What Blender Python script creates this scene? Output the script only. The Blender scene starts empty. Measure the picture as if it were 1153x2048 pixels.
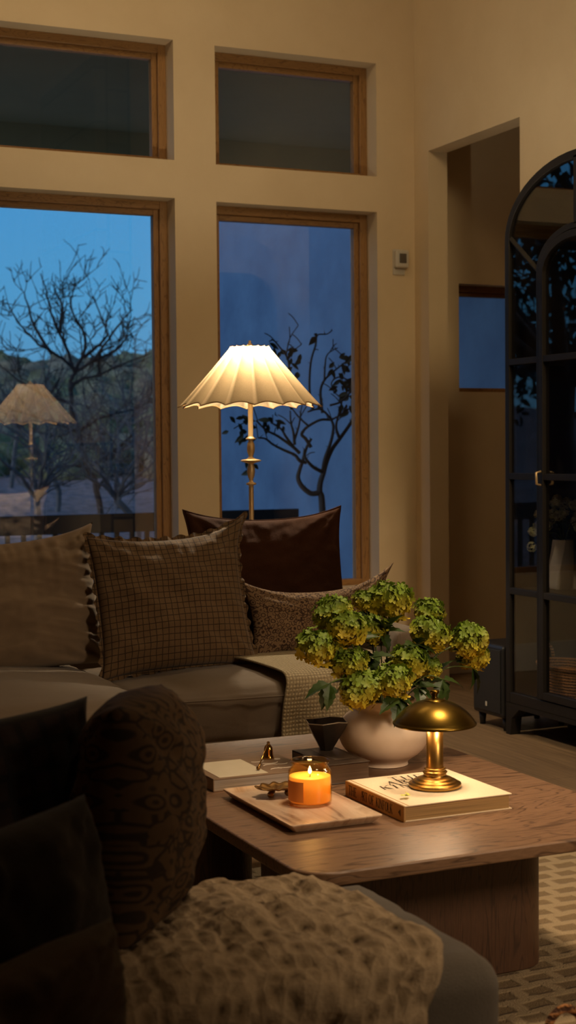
import bpy, bmesh, math, random
from mathutils import Vector, Matrix, noise, Euler
random.seed(7)
PI = math.pi
C = bpy.context.scene.collection
rad = math.radians

# ------------------------------------------------------------------ helpers
def link(name, me, m=None, parent=None, smooth=False):
    o = bpy.data.objects.new(name, me); C.objects.link(o)
    if m is not None:
        for mm in (m if isinstance(m, (list, tuple)) else [m]): me.materials.append(mm)
    if smooth:
        for p in me.polygons: p.use_smooth = True
    if parent is not None: o.parent = parent
    return o
def obj(name, bm, m=None, parent=None, smooth=False, bevel=0, seg=2):
    me = bpy.data.meshes.new(name)
    bmesh.ops.recalc_face_normals(bm, faces=bm.faces)
    bm.to_mesh(me); bm.free()
    o = link(name, me, m, parent, smooth or bevel > 0)
    if bevel:
        b = o.modifiers.new('bevel', 'BEVEL'); b.width = bevel; b.segments = seg; b.limit_method = 'ANGLE'; b.angle_limit = rad(40)
        b.harden_normals = False
        w = o.modifiers.new('wn', 'WEIGHTED_NORMAL'); w.keep_sharp = True
    return o
def thing(name, label, cat, loc=(0, 0, 0), rz=0, group=None):
    o = bpy.data.objects.new(name, None); C.objects.link(o)
    o.empty_display_size = .05
    o.location = loc; o.rotation_euler = (0, 0, rz)
    return tag(o, label, cat, group)
def tag(o, label, cat, group=None, kind=None):
    if label: o['label'] = label
    if cat: o['category'] = cat
    if group: o['group'] = group
    if kind: o['kind'] = kind
    return o
def struct(o):
    o['kind'] = 'structure'; return o
def box(bm, x0, x1, y0, y1, z0, z1, M=None):
    vs = [bm.verts.new(((M @ Vector(p)) if M else p)) for p in
          [(x0,y0,z0),(x1,y0,z0),(x1,y1,z0),(x0,y1,z0),(x0,y0,z1),(x1,y0,z1),(x1,y1,z1),(x0,y1,z1)]]
    for f in [(0,3,2,1),(4,5,6,7),(0,1,5,4),(1,2,6,5),(2,3,7,6),(3,0,4,7)]:
        bm.faces.new([vs[i] for i in f])
def boxes(*bs):
    bm = bmesh.new()
    for b in bs: box(bm, *b)
    return bm
def lathe(prof, seg=48, bm=None, off=(0,0,0), M=None, close=False):
    bm = bm or bmesh.new()
    rings = []
    for r, z in prof:
        if r < 1e-6:
            p = Vector((off[0], off[1], off[2]+z)); rings.append([bm.verts.new(M @ p if M else p)])
        else:
            ring = []
            for i in range(seg):
                a = 2*PI*i/seg
                p = Vector((off[0]+r*math.cos(a), off[1]+r*math.sin(a), off[2]+z))
                ring.append(bm.verts.new(M @ p if M else p))
            rings.append(ring)
    for a, b in zip(rings[:-1], rings[1:]):
        for i in range(seg):
            j = (i+1) % seg
            if len(a) == 1 and len(b) == 1: continue
            if len(a) == 1: bm.faces.new((a[0], b[j], b[i]))
            elif len(b) == 1: bm.faces.new((a[i], a[j], b[0]))
            else: bm.faces.new((a[i], a[j], b[j], b[i]))
    return bm
def tube(bm, pts, rads, seg=6, cap=True):
    pts = [Vector(p) for p in pts]; n = len(pts)
    if not isinstance(rads, (list, tuple)): rads = [rads]*n
    rings = []; prev = None
    for i, p in enumerate(pts):
        d = (pts[min(i+1, n-1)] - pts[max(i-1, 0)])
        if d.length < 1e-9: d = Vector((0,0,1))
        d.normalize()
        if prev is None:
            a = Vector((0,0,1)) if abs(d.z) < .9 else Vector((1,0,0))
            x = d.cross(a).normalized()
        else:
            x = (prev - d*prev.dot(d))
            x = x.normalized() if x.length > 1e-6 else d.orthogonal().normalized()
        prev = x; y = d.cross(x)
        rings.append([bm.verts.new(p + rads[i]*(x*math.cos(2*PI*k/seg) + y*math.sin(2*PI*k/seg))) for k in range(seg)])
    for a, b in zip(rings[:-1], rings[1:]):
        for k in range(seg):
            bm.faces.new((a[k], a[(k+1) % seg], b[(k+1) % seg], b[k]))
    if cap:
        bm.faces.new(rings[0][::-1]); bm.faces.new(rings[-1])
def smoothpts(pts, sub=4):
    pts = [Vector(p) for p in pts]; out = []
    for i in range(len(pts)-1):
        p0 = pts[max(i-1,0)]; p1 = pts[i]; p2 = pts[i+1]; p3 = pts[min(i+2, len(pts)-1)]
        for k in range(sub):
            t = k/sub
            out.append(.5*((2*p1)+(-p0+p2)*t+(2*p0-5*p1+4*p2-p3)*t*t+(-p0+3*p1-3*p2+p3)*t**3))
    out.append(pts[-1]); return out
def rrect(w, d, r, n=8):
    out = []
    for cx, cy, a0 in ((w/2-r, d/2-r, 0), (-w/2+r, d/2-r, 90), (-w/2+r, -d/2+r, 180), (w/2-r, -d/2+r, 270)):
        for k in range(n+1):
            a = rad(a0 + 90*k/n); out.append((cx+r*math.cos(a), cy+r*math.sin(a)))
    return out
def prism(bm, poly, z0, z1, M=None):
    f = (lambda p: M @ Vector(p)) if M else (lambda p: p)
    a = [bm.verts.new(f((x, y, z0))) for x, y in poly]; b = [bm.verts.new(f((x, y, z1))) for x, y in poly]
    n = len(poly)
    bm.faces.new(a[::-1]); bm.faces.new(b)
    for i in range(n): bm.faces.new((a[i], a[(i+1) % n], b[(i+1) % n], b[i]))
def fbm(p, oct=3):
    s = 0; a = 1
    for i in range(oct):
        s += a*noise.noise(p); p = p*2.03; a *= .5
    return s

# ------------------------------------------------------------------ materials
def lin(c):
    return tuple(((v/255/12.92) if v/255 <= .04045 else ((v/255+.055)/1.055)**2.4) for v in c) + (1,)
class NT:
    def __init__(s, name):
        s.m = bpy.data.materials.new(name); s.m.use_nodes = True
        s.t = s.m.node_tree; s.n = s.t.nodes; s.b = s.n['Principled BSDF']; s.out = s.n['Material Output']
    def a(s, typ, props={}, **inp):
        nd = s.n.new(typ)
        for k, v in props.items(): setattr(nd, k, v)
        for k, v in inp.items():
            k = k.replace('_', ' ')
            key = int(k[1:]) if k[0] == 'i' and k[1:].isdigit() else k
            s.set(nd.inputs[key], v)
        return nd
    def set(s, sock, v):
        if isinstance(v, bpy.types.NodeSocket): s.t.links.new(v, sock)
        elif isinstance(v, bpy.types.Node): s.t.links.new(v.outputs[0], sock)
        else: sock.default_value = v
    def p(s, **kw):
        for k, v in kw.items(): s.set(s.b.inputs[k.replace('_', ' ')], v)
    def co(s, kind='Object', scale=(1,1,1), rot=(0,0,0)):
        tc = s.n.new('ShaderNodeTexCoord')
        mp = s.a('ShaderNodeMapping', Vector=tc.outputs[kind], Scale=scale, Rotation=rot)
        return mp.outputs[0]
    def noise(s, v, scale=5, detail=4, rough=.5, dist=0):
        return s.a('ShaderNodeTexNoise', Vector=v, Scale=scale, Detail=detail, Roughness=rough, Distortion=dist).outputs[0]
    def ramp(s, f, stops):
        r = s.a('ShaderNodeValToRGB', Fac=f); e = r.color_ramp.elements
        while len(e) < len(stops): e.new(.5)
        for i, (pos, c) in enumerate(stops): e[i].position = pos; e[i].color = c if len(c) == 4 else lin(c)
        return r.outputs[0]
    def math(s, op, a, b=0):
        n = s.a('ShaderNodeMath', {'operation': op}); s.set(n.inputs[0], a); s.set(n.inputs[1], b); return n.outputs[0]
    def mix(s, f, a, b, blend='MIX'):
        n = s.a('ShaderNodeMix', {'data_type': 'RGBA', 'blend_type': blend}); s.set(n.inputs[0], f); s.set(n.inputs[6], a); s.set(n.inputs[7], b); return n.outputs[2]
    def bump(s, h, strength=.3, dist=.01):
        n = s.a('ShaderNodeBump', Height=h, Strength=strength, Distance=dist); s.t.links.new(n.outputs[0], s.b.inputs['Normal'])
def simple(name, c1, c2=None, scale=6, rough=.6, metal=0, bump=0, bscale=None, bdist=.004, stretch=(1,1,1), **kw):
    m = NT(name); v = m.co('Object', stretch)
    if c2: m.p(Base_Color=m.ramp(m.noise(v, scale, 5, .6), [(.3, c1), (.7, c2)]))
    else: m.p(Base_Color=lin(c1))
    m.p(Roughness=rough, Metallic=metal, **kw)
    if bump: m.bump(m.noise(v, bscale or scale*4, 4, .6), bump, bdist)
    return m.m
M = {}
M['wall'] = simple('wall_plaster', (206,184,148), (214,193,157), 3, .85, bump=.25, bscale=60, bdist=.003)
M['ceil'] = simple('ceiling_paint', (200,188,165), (206,195,172), 2, .9)
M['trimwhite'] = simple('baseboard_paint', (214,206,190), (220,212,197), 4, .6)
M['black'] = simple('cabinet_black', (22,18,14), (28,23,18), 8, .55, Specular_IOR_Level=.3)
M['sub'] = simple('matte_black', (20,20,21), (26,25,25), 10, .5)
M['dark'] = simple('dark_interior', (26,24,22), (34,31,28), 6, .7)
M['brass'] = simple('antique_brass', (172,134,72), (190,150,84), 14, .34, 1.0)
M['brass_dark'] = simple('aged_brass_dome', (116,92,36), (134,106,44), 10, .3, 1.0)
M['brass_satin'] = simple('satin_brass', (206,176,126), (216,188,138), 14, .42, .6)
M['bell'] = simple('polished_brass', (200,150,70), (210,160,80), 20, .12, 1.0)
M['pot'] = simple('cream_ceramic', (228,206,184), (214,190,166), 9, .55, bump=.12, bscale=30, bdist=.003)
M['whitevase'] = simple('white_ceramic', (226,220,206), (210,202,186), 12, .6, bump=.2, bscale=40)
M['stone'] = simple('tray_stone', (196,172,150), (150,122,98), 5, .35, stretch=(5,1,1))
M['stem'] = simple('green_stem', (86,104,34), (62,80,26), 30, .5)
M['bark'] = simple('dark_bark', (34,30,30), (48,42,40), 30, .9)
M['bark2'] = simple('grey_bark', (70,68,66), (104,100,96), 3, .9)
M['deck'] = simple('deck_stone', (60,62,66), (78,80,84), 3, .9)
M['rail'] = simple('rail_paint', (14,15,20), (20,20,26), 5, .6)
M['stucco'] = simple('grey_stucco', (80,108,134), (64,88,114), 2.2, .95, bump=.3, bscale=14, bdist=.02)
M['patio'] = simple('patio_soffit', (140,132,104), (150,142,112), 2, .9)
M['dgrass'] = simple('dry_meadow', (176,142,134), (84,74,58), 5.5, 1, bump=.8, bscale=6, bdist=.2)
M['leafdark'] = simple('shrub_leaf', (22,30,20), (34,42,26), 9, .7)
M['wick'] = simple('wick', (20,14,10))
M['petal'] = simple('petal_yellow', (206,206,70), (186,196,60), 20, .6)
M['cream_paper'] = simple('cream_panel', (216,204,180), (208,196,170), 20, .5)
M['taupe'] = simple('taupe_cover', (118,94,72), (130,104,80), 10, .5)
M['coverdark'] = simple('dark_cover', (56,44,36), (70,56,46), 10, .38)
M['photo'] = simple('grey_cover_picture', (120,106,92), (92,80,70), 8, .3)
M['ink'] = simple('ink_brown', (66,44,24))
M['ink_thin'] = simple('ink_dark', (44,34,28))
M['white_ink'] = simple('pale_ink', (206,194,178))
M['bowl'] = simple('pewter_bowl', (112,104,98), (80,74,70), 12, .3, .9)
M['bowl_rim'] = simple('bowl_rim_pale', (196,182,160), None, 5, .35, .6)
M['plastic'] = simple('white_plastic', (190,182,165), (196,188,172), 3, .5)
M['lens'] = simple('sensor_lens', (92,84,72), (84,76,66), 3, .4)

def sky_mat():
    w = bpy.data.worlds.new('dusk_sky'); bpy.context.scene.world = w; w.use_nodes = True
    t = w.node_tree; n = t.nodes; bg = n['Background']
    tc = n.new('ShaderNodeTexCoord'); sp = n.new('ShaderNodeSeparateXYZ'); r = n.new('ShaderNodeValToRGB')
    t.links.new(tc.outputs['Generated'], sp.inputs[0]); t.links.new(sp.outputs[2], r.inputs[0]); t.links.new(r.outputs[0], bg.inputs[0])
    e = r.color_ramp.elements; e[0].position = 0; e[0].color = lin((98,150,180)); e[1].position = .9; e[1].color = lin((36,84,150))
    k = e.new(.1); k.color = lin((84,158,200)); k = e.new(.22); k.color = lin((70,150,205))
    bg.inputs[1].default_value = 1.65
sky_mat()

def wood(name, c1, c2, c3, ax, s=1, rough=.45, bump=.25):
    m = NT(name)
    st = {'x': (1.3*s, 8*s, 8*s), 'y': (9*s, .9*s, 9*s), 'z': (9*s, 9*s, .9*s)}[ax]
    v = m.co('Object', st)
    w = m.noise(v, 1.2, 3, .5, .5)
    rings = m.math('FRACT', m.math('MULTIPLY', w, 15.0))
    tri = m.math('ABSOLUTE', m.math('SUBTRACT', rings, .5))
    fine = m.noise(m.co('Object', tuple(6*q for q in st)), 4, 5, .7)
    base = m.ramp(fine, [(.25, c1), (.75, c2)])
    line = m.ramp(tri, [(0, (1,1,1,1)), (.16, (0,0,0,1))])
    col = m.mix(m.math('MULTIPLY', line, .75), base, lin(c3))
    m.p(Base_Color=col, Roughness=rough)
    m.bump(m.math('ADD', m.math('MULTIPLY', line, -.6), m.math('MULTIPLY', fine, .5)), bump, .002)
    return m.m
M['table'] = wood('table_oak', (136,104,78), (110,82,60), (56,37,25), 'x', 1.2, .42)
M['tablefoot'] = wood('table_oak_dark', (84,56,38), (66,44,30), (44,28,18), 'z', 1.6, .5)
M['frame'] = wood('window_wood', (160,120,72), (142,102,58), (104,72,38), 'z', 2, .45, .1)
M['frame_h'] = wood('window_wood_h', (160,120,72), (142,102,58), (104,72,38), 'x', 2, .45, .1)

def floor_mat():
    m = NT('floor_planks'); v = m.co('Object', (1,1,1), (0,0,PI/2))
    b = m.a('ShaderNodeTexBrick', {'offset': .37, 'offset_frequency': 2}, Vector=v, Scale=1, Mortar_Size=.003, Mortar_Smooth=.3, Bias=0,
            Brick_Width=1.9, Row_Height=.17, Color1=lin((148,120,88)), Color2=lin((120,94,68)), Mortar=lin((52,38,26)))
    g = m.noise(m.co('Object', (22,1.1,1)), 2.2, 6, .65, .6)
    m.p(Base_Color=m.mix(.55, b.outputs[0], m.ramp(g, [(.3, (92,72,50)), (.7, (164,136,102))])), Roughness=.48)
    m.bump(g, .1, .002); return m.m
M['floor'] = floor_mat()
def fabric(name, c1, c2, weave=700, rough=.95, bump=.4, blot=5, sheen=.2):
    m = NT(name); v = m.co('Object')
    f = m.noise(v, weave, 2, .5); g = m.noise(v, blot, 4, .6)
    m.p(Base_Color=m.mix(.5, m.ramp(f, [(.3, c1), (.7, c2)]), m.ramp(g, [(.3, c1), (.7, c2)])), Roughness=rough, Sheen_Weight=sheen, Specular_IOR_Level=.15)
    m.bump(m.math('ADD', m.math('MULTIPLY', f, .3), m.noise(v, 9, 4, .55)), bump, .012); return m.m
M['sofa'] = fabric('sofa_linen', (124,108,92), (136,120,102))
M['cushion'] = fabric('back_cushion_linen', (150,128,104), (136,116,94))
M['velvet'] = fabric('rust_velvet', (70,40,22), (52,29,15), 300, .9, .35, 4, .0)
M['ottoman'] = fabric('ottoman_grey', (92,84,74), (104,95,84), 400)
M['olive'] = fabric('olive_linen', (78,64,46), (90,74,54), 400)
M['charcoal'] = fabric('charcoal_cotton', (40,36,30), (50,44,36), 400)
def plaid_mat(name, base1, base2, line, step, lw, w2=None):
    m = NT(name); tc = m.n.new('ShaderNodeTexCoord'); sp = m.a('ShaderNodeSeparateXYZ', Vector=tc.outputs['UV'])
    ls = []
    for k in (0, 1):
        f = m.math('FRACT', m.math('DIVIDE', sp.outputs[k], step))
        ls.append(m.math('LESS_THAN', f, lw))
    l = m.math('MAXIMUM', ls[0], ls[1])
    v = m.co('Object')
    f = m.noise(v, 500, 2, .5)
    m.p(Base_Color=m.mix(m.math('MULTIPLY', l, .85), m.ramp(f, [(.3, base1), (.7, base2)]), lin(line)), Roughness=.95, Sheen_Weight=.15)
    m.bump(m.math('ADD', m.math('MULTIPLY', f, .25), m.noise(v, 11, 4, .6)), .35, .01); return m.m
M['grid'] = plaid_mat('windowpane_check', (124,98,68), (110,86,58), (44,28,18), .0206, .13)
M['darkplaid'] = plaid_mat('dark_plaid', (38,23,15), (48,29,19), (20,11,8), .04, .3)
def floral(name, c1, c2, scale, lw=.5):
    m = NT(name); v = m.co('UV')
    vv = m.a('ShaderNodeVectorMath', {'operation': 'ADD'}); m.set(vv.inputs[0], v)
    nz = m.a('ShaderNodeTexNoise', Vector=v, Scale=scale*.8, Detail=1); m.set(vv.inputs[1], m.a('ShaderNodeVectorMath', {'operation': 'SCALE'}, i0=nz.outputs[1], Scale=.009).outputs[0])
    vo = m.a('ShaderNodeTexVoronoi', {'feature': 'F1'}, Vector=vv.outputs[0], Scale=scale, Randomness=.75)
    ring = m.ramp(vo.outputs['Distance'], [(0, c2), (.10, c2), (.13, c1), (.24, c1), (.27, c2), (.34, c2), (.38, c1), (.52, c1), (.56, c2), (1, c2)])
    v2 = m.a('ShaderNodeTexVoronoi', {'feature': 'DISTANCE_TO_EDGE'}, Vector=vv.outputs[0], Scale=scale*2.2)
    sc = m.ramp(v2.outputs['Distance'], [(0, c2), (.08, c2), (.14, c1), (1, c1)])
    m.p(Base_Color=m.mix(m.math('GREATER_THAN', vo.outputs['Distance'], .5), ring, sc), Roughness=.95)
    m.bump(m.noise(m.co('Object'), 12, 4, .6), .3, .01); return m.m
M['floral'] = floral('floral_print_tan', (142,114,84), (66,44,32), 40)
M['floraldark'] = floral('floral_print_dark', (92,68,42), (52,37,23), 26)
def throw_mat(name, c1, c2, step, bump=.7, lw=.3):
    m = NT(name); tc = m.n.new('ShaderNodeTexCoord'); sp = m.a('ShaderNodeSeparateXYZ', Vector=tc.outputs['UV'])
    h = None
    for k in (0, 1):
        f = m.math('PINGPONG', m.math('DIVIDE', sp.outputs[k], step), 1)
        h = f if h is None else m.math('MULTIPLY', h, f)
    nz = m.noise(m.co('UV'), 160, 3, .7)
    hh = m.math('ADD', m.math('MULTIPLY', h, .9), m.math('MULTIPLY', nz, .9))
    m.p(Base_Color=m.ramp(hh, [(.25, c2), (.8, c1)]), Roughness=1)
    m.bump(hh, bump, .006); return m.m
M['weave'] = throw_mat('woven_throw', (192,174,138), (110,94,70), .006, .8)
M['fringe'] = simple('fringe_yarn', (180,162,128), (140,122,92), 60, 1)
def knit_mat():
    m = NT('chunky_knit'); v = m.co('UV')
    vo = m.a('ShaderNodeTexVoronoi', {'feature': 'F1'}, Vector=v, Scale=34, Randomness=.55)
    nz = m.noise(v, 90, 4, .7)
    h = m.math('ADD', m.math('MULTIPLY', vo.outputs['Distance'], 1.0), m.math('MULTIPLY', nz, .45))
    m.p(Base_Color=m.ramp(h, [(.22, (76,58,40)), (.42, (142,120,90)), (.8, (180,156,124))]), Roughness=1)
    m.bump(h, .9, .015); return m.m
M['knit'] = knit_mat()
def rug_mat():
    m = NT('rug_wool'); tc = m.n.new('ShaderNodeTexCoord')
    d = m.a('ShaderNodeVectorMath', {'operation': 'ADD'}); m.set(d.inputs[0], tc.outputs['Object'])
    nz = m.a('ShaderNodeTexNoise', Vector=tc.outputs['Object'], Scale=14, Detail=3); m.set(d.inputs[1], m.a('ShaderNodeVectorMath', {'operation': 'SCALE'}, i0=nz.outputs[1], Scale=.03).outputs[0])
    b = m.a('ShaderNodeTexBrick', {'offset': .5, 'offset_frequency': 2}, Vector=d.outputs[0], Scale=1, Mortar_Size=.02, Mortar_Smooth=.6,
            Brick_Width=.09, Row_Height=.066, Color1=lin((102,82,54)), Color2=lin((114,92,62)), Mortar=lin((168,148,116)))
    f = m.noise(m.co('Object'), 220, 3, .7)
    m.p(Base_Color=m.mix(m.math('MULTIPLY', f, .7), b.outputs[0], lin((150,130,100))), Roughness=1)
    m.bump(m.math('ADD', b.outputs[1], f), .8, .01); return m.m
M['rug'] = rug_mat()
def glass_mat(name, refl, tint=(1,1,1,1), rough=0.0):
    m = NT(name); m.n.remove(m.b)
    tr = m.a('ShaderNodeBsdfTransparent', Color=tint); gl = m.a('ShaderNodeBsdfGlossy', Roughness=rough)
    fr = m.a('ShaderNodeLayerWeight', Blend=.5)
    fac = m.math('ADD', m.math('MULTIPLY', m.math('POWER', fr.outputs['Facing'], 4.0), .7), refl)
    mx = m.a('ShaderNodeMixShader'); m.set(mx.inputs[0], fac); m.set(mx.inputs[1], tr); m.set(mx.inputs[2], gl)
    m.t.links.new(mx.outputs[0], m.out.inputs[0]); return m.m
M['glass'] = glass_mat('window_glass', .07, (.92,.95,1,1))
M['glass1'] = glass_mat('window_glass_coated', .25, (.92,.95,1,1))
M['cabglass'] = glass_mat('cabinet_glass', .06, (.9,.9,.9,1))
M['amber'] = glass_mat('amber_glass', .03, (1,.84,.58,1))
def emis(name, c, s):
    m = NT(name); m.p(Base_Color=(0,0,0,1), Emission_Color=c, Emission_Strength=s); return m.m
M['flame'] = emis('candle_flame', (1,.82,.5,1), 9)
M['bulb'] = emis('lamp_bulb', (1,.78,.5,1), 30)
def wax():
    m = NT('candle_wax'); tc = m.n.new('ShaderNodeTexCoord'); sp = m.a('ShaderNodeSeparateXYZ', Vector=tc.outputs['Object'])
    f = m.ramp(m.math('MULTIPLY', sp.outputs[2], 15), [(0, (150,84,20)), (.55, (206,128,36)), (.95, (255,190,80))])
    m.p(Base_Color=lin((240,190,110)), Roughness=.5, Subsurface_Weight=.3, Emission_Color=f, Emission_Strength=.62)  # emission stands in for flame light glowing through the wax
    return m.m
M['wax'] = wax()
M['amberlabel'] = simple('amber_label', (232,140,60), (238,148,66), 10, .7)
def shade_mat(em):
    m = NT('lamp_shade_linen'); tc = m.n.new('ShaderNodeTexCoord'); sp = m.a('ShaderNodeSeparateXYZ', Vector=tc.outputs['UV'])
    ph = m.ramp(sp.outputs[0], [(0, (1,1,1,1)), (.06, (.9,.9,.9,1)), (.14, (.42,.40,.36,1)), (.5, (.62,.60,.56,1)), (.93, (.80,.78,.74,1)), (1, (1,1,1,1))])  # crease shading put into the fabric colour: light ridges, darker panels between
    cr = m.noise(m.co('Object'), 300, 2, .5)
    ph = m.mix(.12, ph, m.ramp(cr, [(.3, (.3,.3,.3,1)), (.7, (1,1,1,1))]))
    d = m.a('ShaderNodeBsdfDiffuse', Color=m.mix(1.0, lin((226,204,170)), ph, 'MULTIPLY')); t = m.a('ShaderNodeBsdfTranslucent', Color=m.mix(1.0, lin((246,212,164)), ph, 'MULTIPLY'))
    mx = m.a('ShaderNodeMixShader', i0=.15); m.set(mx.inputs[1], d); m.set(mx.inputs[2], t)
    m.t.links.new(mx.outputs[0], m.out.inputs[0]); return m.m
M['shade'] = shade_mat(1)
M['shadetrim'] = simple('shade_trim', (150,112,66))
M['basket'] = (lambda m: (m.p(Base_Color=m.ramp(m.a('ShaderNodeTexWave', {'bands_direction': 'Z'}, Vector=m.co('Object'), Scale=26, Distortion=3, Detail=2, Detail_Scale=8).outputs[1], [(.2, (80,44,20)), (.7, (190,128,72))]), Roughness=.8),
                          m.bump(m.a('ShaderNodeTexWave', {'bands_direction': 'Z'}, Vector=m.co('Object'), Scale=26, Distortion=3, Detail=2, Detail_Scale=8).outputs[1], .8, .01), m.m)[-1])(NT('woven_seagrass'))
def floret_mat(name, lo, hi):
    m = NT(name); tc = m.n.new('ShaderNodeTexCoord'); sp = m.a('ShaderNodeSeparateXYZ', Vector=tc.outputs['Generated'])
    nz = m.noise(m.co('Object'), 40, 3, .6)
    f = m.math('ADD', sp.outputs[2], m.math('MULTIPLY', m.math('SUBTRACT', nz, .5), .5))
    m.p(Base_Color=m.ramp(f, [(.1, lo), (.75, hi)]), Roughness=.6, Subsurface_Weight=.15, Subsurface_Radius=(.01,.01,.002))
    return m.m
M['floret'] = floret_mat('viburnum_floret', (226,196,50), (114,138,34))
M['floretw'] = simple('white_blossom', (232,230,196), (206,210,150), 20, .7)
M['leaf'] = simple('viburnum_leaf', (38,58,18), (56,78,26), 14, .45, bump=.3, bscale=60)
def stone_wall_mat():
    m = NT('chimney_stone'); v = m.co('Object', (1,1,1), (PI/2,0,PI/2))
    b = m.a('ShaderNodeTexBrick', {'offset': .4}, Vector=v, Scale=1, Mortar_Size=.012, Brick_Width=.42, Row_Height=.18, Color1=lin((150,138,108)), Color2=lin((104,96,74)), Mortar=lin((60,54,42)))
    m.p(Base_Color=b.outputs[0], Roughness=.95); m.bump(m.math('ADD', b.outputs[1], m.noise(v, 8, 4)), .6, .03); return m.m
M['chimney'] = stone_wall_mat()
def marble():
    m = NT('tray_marble'); v = m.co('Object', (14,2.2,6), (0,0,.25))
    n = m.noise(v, 1.3, 5, .6, 1.2)
    m.p(Base_Color=m.ramp(n, [(.3, (122,88,62)), (.42, (196,164,134)), (.6, (216,190,162)), (.78, (178,142,110))]), Roughness=.32); return m.m
M['marble'] = marble()
def pages(name, c):
    m = NT(name); v = m.co('Object', (2,2,420)); n = m.noise(v, 2, 2, .5)
    m.p(Base_Color=m.ramp(n, [(.3, tuple(int(q*.72) for q in c)), (.7, c)]), Roughness=.8); return m.m
M['pages'] = pages('page_block', (196,158,104))
M['pages2'] = pages('page_block_grey', (188,176,166))
M['kcover'] = simple('linen_book_cover', (232,212,180), (226,204,170), 200, .7)
M['kspine'] = simple('linen_book_spine', (186,144,92), (178,136,84), 200, .7)

# ------------------------------------------------------------------ room shell
WU = 6.78
def sbox(name, m, *bs, parent=None, bevel=0):
    return struct(obj(name, boxes(*bs), m, parent, bevel=bevel))
# window openings (v0, v1, z0, z1)
W1T = (.55, 2.482, 2.588, 3.156); W1L = (.55, 2.482, .52, 2.408)
W2T = (2.695, 3.573, 2.582, 3.150); W2L = (2.69, 3.570, .50, 2.403)
T = .17
sbox('wall_back', M['wall'],
     (-2.3, .55, WU, WU+T, 0, 4.3), (2.482, 2.695, WU, WU+T, 0, 4.3), (3.573, 3.9, WU, WU+T, 0, 4.3),
     (.55, 2.482, WU, WU+T, 3.156, 4.3), (.55, 2.482, WU, WU+T, 2.408, 2.588), (.55, 2.482, WU, WU+T, 0, .52),
     (2.695, 3.573, WU, WU+T, 3.150, 4.3), (2.695, 3.573, WU, WU+T, 2.403, 2.582), (2.695, 3.573, WU, WU+T, 0, .50))
OU0, OU1, OZ = 5.80, 6.635, 2.70
sbox('wall_right', M['wall'], (3.79, 3.9, OU1, WU, 0, 4.3), (3.79, 3.9, OU0, OU1, OZ, 4.3), (3.79, 3.9, -2.6, OU0, 0, 4.3))
sbox('wall_left', M['wall'], (-2.4, -2.3, -2.6, WU+T, 0, 4.3))
sbox('wall_front', M['wall'], (-2.3, 3.9, -2.7, -2.6, 0, 4.3))
sbox('ceiling', M['ceil'], (-2.4, 3.95, -2.7, WU+T, 4.3, 4.4))
sbox('floor', M['floor'], (-2.4, 6.4, -2.7, WU+.25, -.1, 0))
# passage beyond the opening
PU = 6.86
PW = (4.10, 5.3, 1.50, 2.07)
sbox('wall_passage_back', M['wall'], (3.9, 4.10, PU, PU+.15, 0, 3.1), (5.3, 6.3, PU, PU+.15, 0, 3.1), (4.10, 5.3, PU, PU+.15, 2.07, 3.1), (4.10, 5.3, PU, PU+.15, 0, 1.50))
sbox('wall_passage_side', M['wall'], (6.3, 6.4, 4.0, PU+.15, 0, 3.1))
sbox('wall_passage_front', M['wall'], (3.9, 6.4, 3.9, 4.0, 0, 3.1))
sbox('ceiling_passage', M['ceil'], (3.9, 6.4, 3.9, PU+.15, 3.1, 3.2))
sbox('baseboard_back', M['trimwhite'], (-2.3, 3.79, WU-.016, WU, 0, .15), bevel=.004)
sbox('baseboard_right', M['trimwhite'], (3.774, 3.79, OU1, WU-.016, 0, .15), (3.774, 3.79, -2.6, OU0, 0, .15), bevel=.004)
sbox('baseboard_passage', M['trimwhite'], (3.9, 6.3, PU-.016, PU, 0, .15), bevel=.004)

def window(n, o, fw=.068, u=WU, gm='glass'):
    v0, v1, z0, z1 = o; a, b = u+.105, u+.165
    bm = bmesh.new()
    # stepped wooden frame: outer rim and inner sash
    box(bm, v0, v0+fw*.6, a, b, z0, z1); box(bm, v1-fw*.6, v1, a, b, z0, z1)
    box(bm, v0+fw*.6, v0+fw, a+.018, b, z0, z1); box(bm, v1-fw, v1-fw*.6, a+.018, b, z0, z1)
    fr = struct(obj('window_%d' % n, bm, M['frame'], bevel=.003))
    bm = bmesh.new()
    box(bm, v0+fw*.6, v1-fw*.6, a, b, z1-fw*.6, z1); box(bm, v0+fw*.6, v1-fw*.6, a, b, z0, z0+fw*.45)
    box(bm, v0+fw, v1-fw, a+.018, b, z1-fw, z1-fw*.6)
    obj('frame_rail', bm, M['frame_h'], fr, bevel=.003)
    obj('glass_pane', boxes((v0+fw-.004, v1-fw+.004, u+.148, u+.151, z0+fw*.4, z1-fw+.004)), M[gm], fr)
    return fr
window(1, W1L, gm='glass1'); window(2, W2L); window(3, W1T); window(4, W2T)
window(5, PW, .055, PU-.02)

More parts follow.
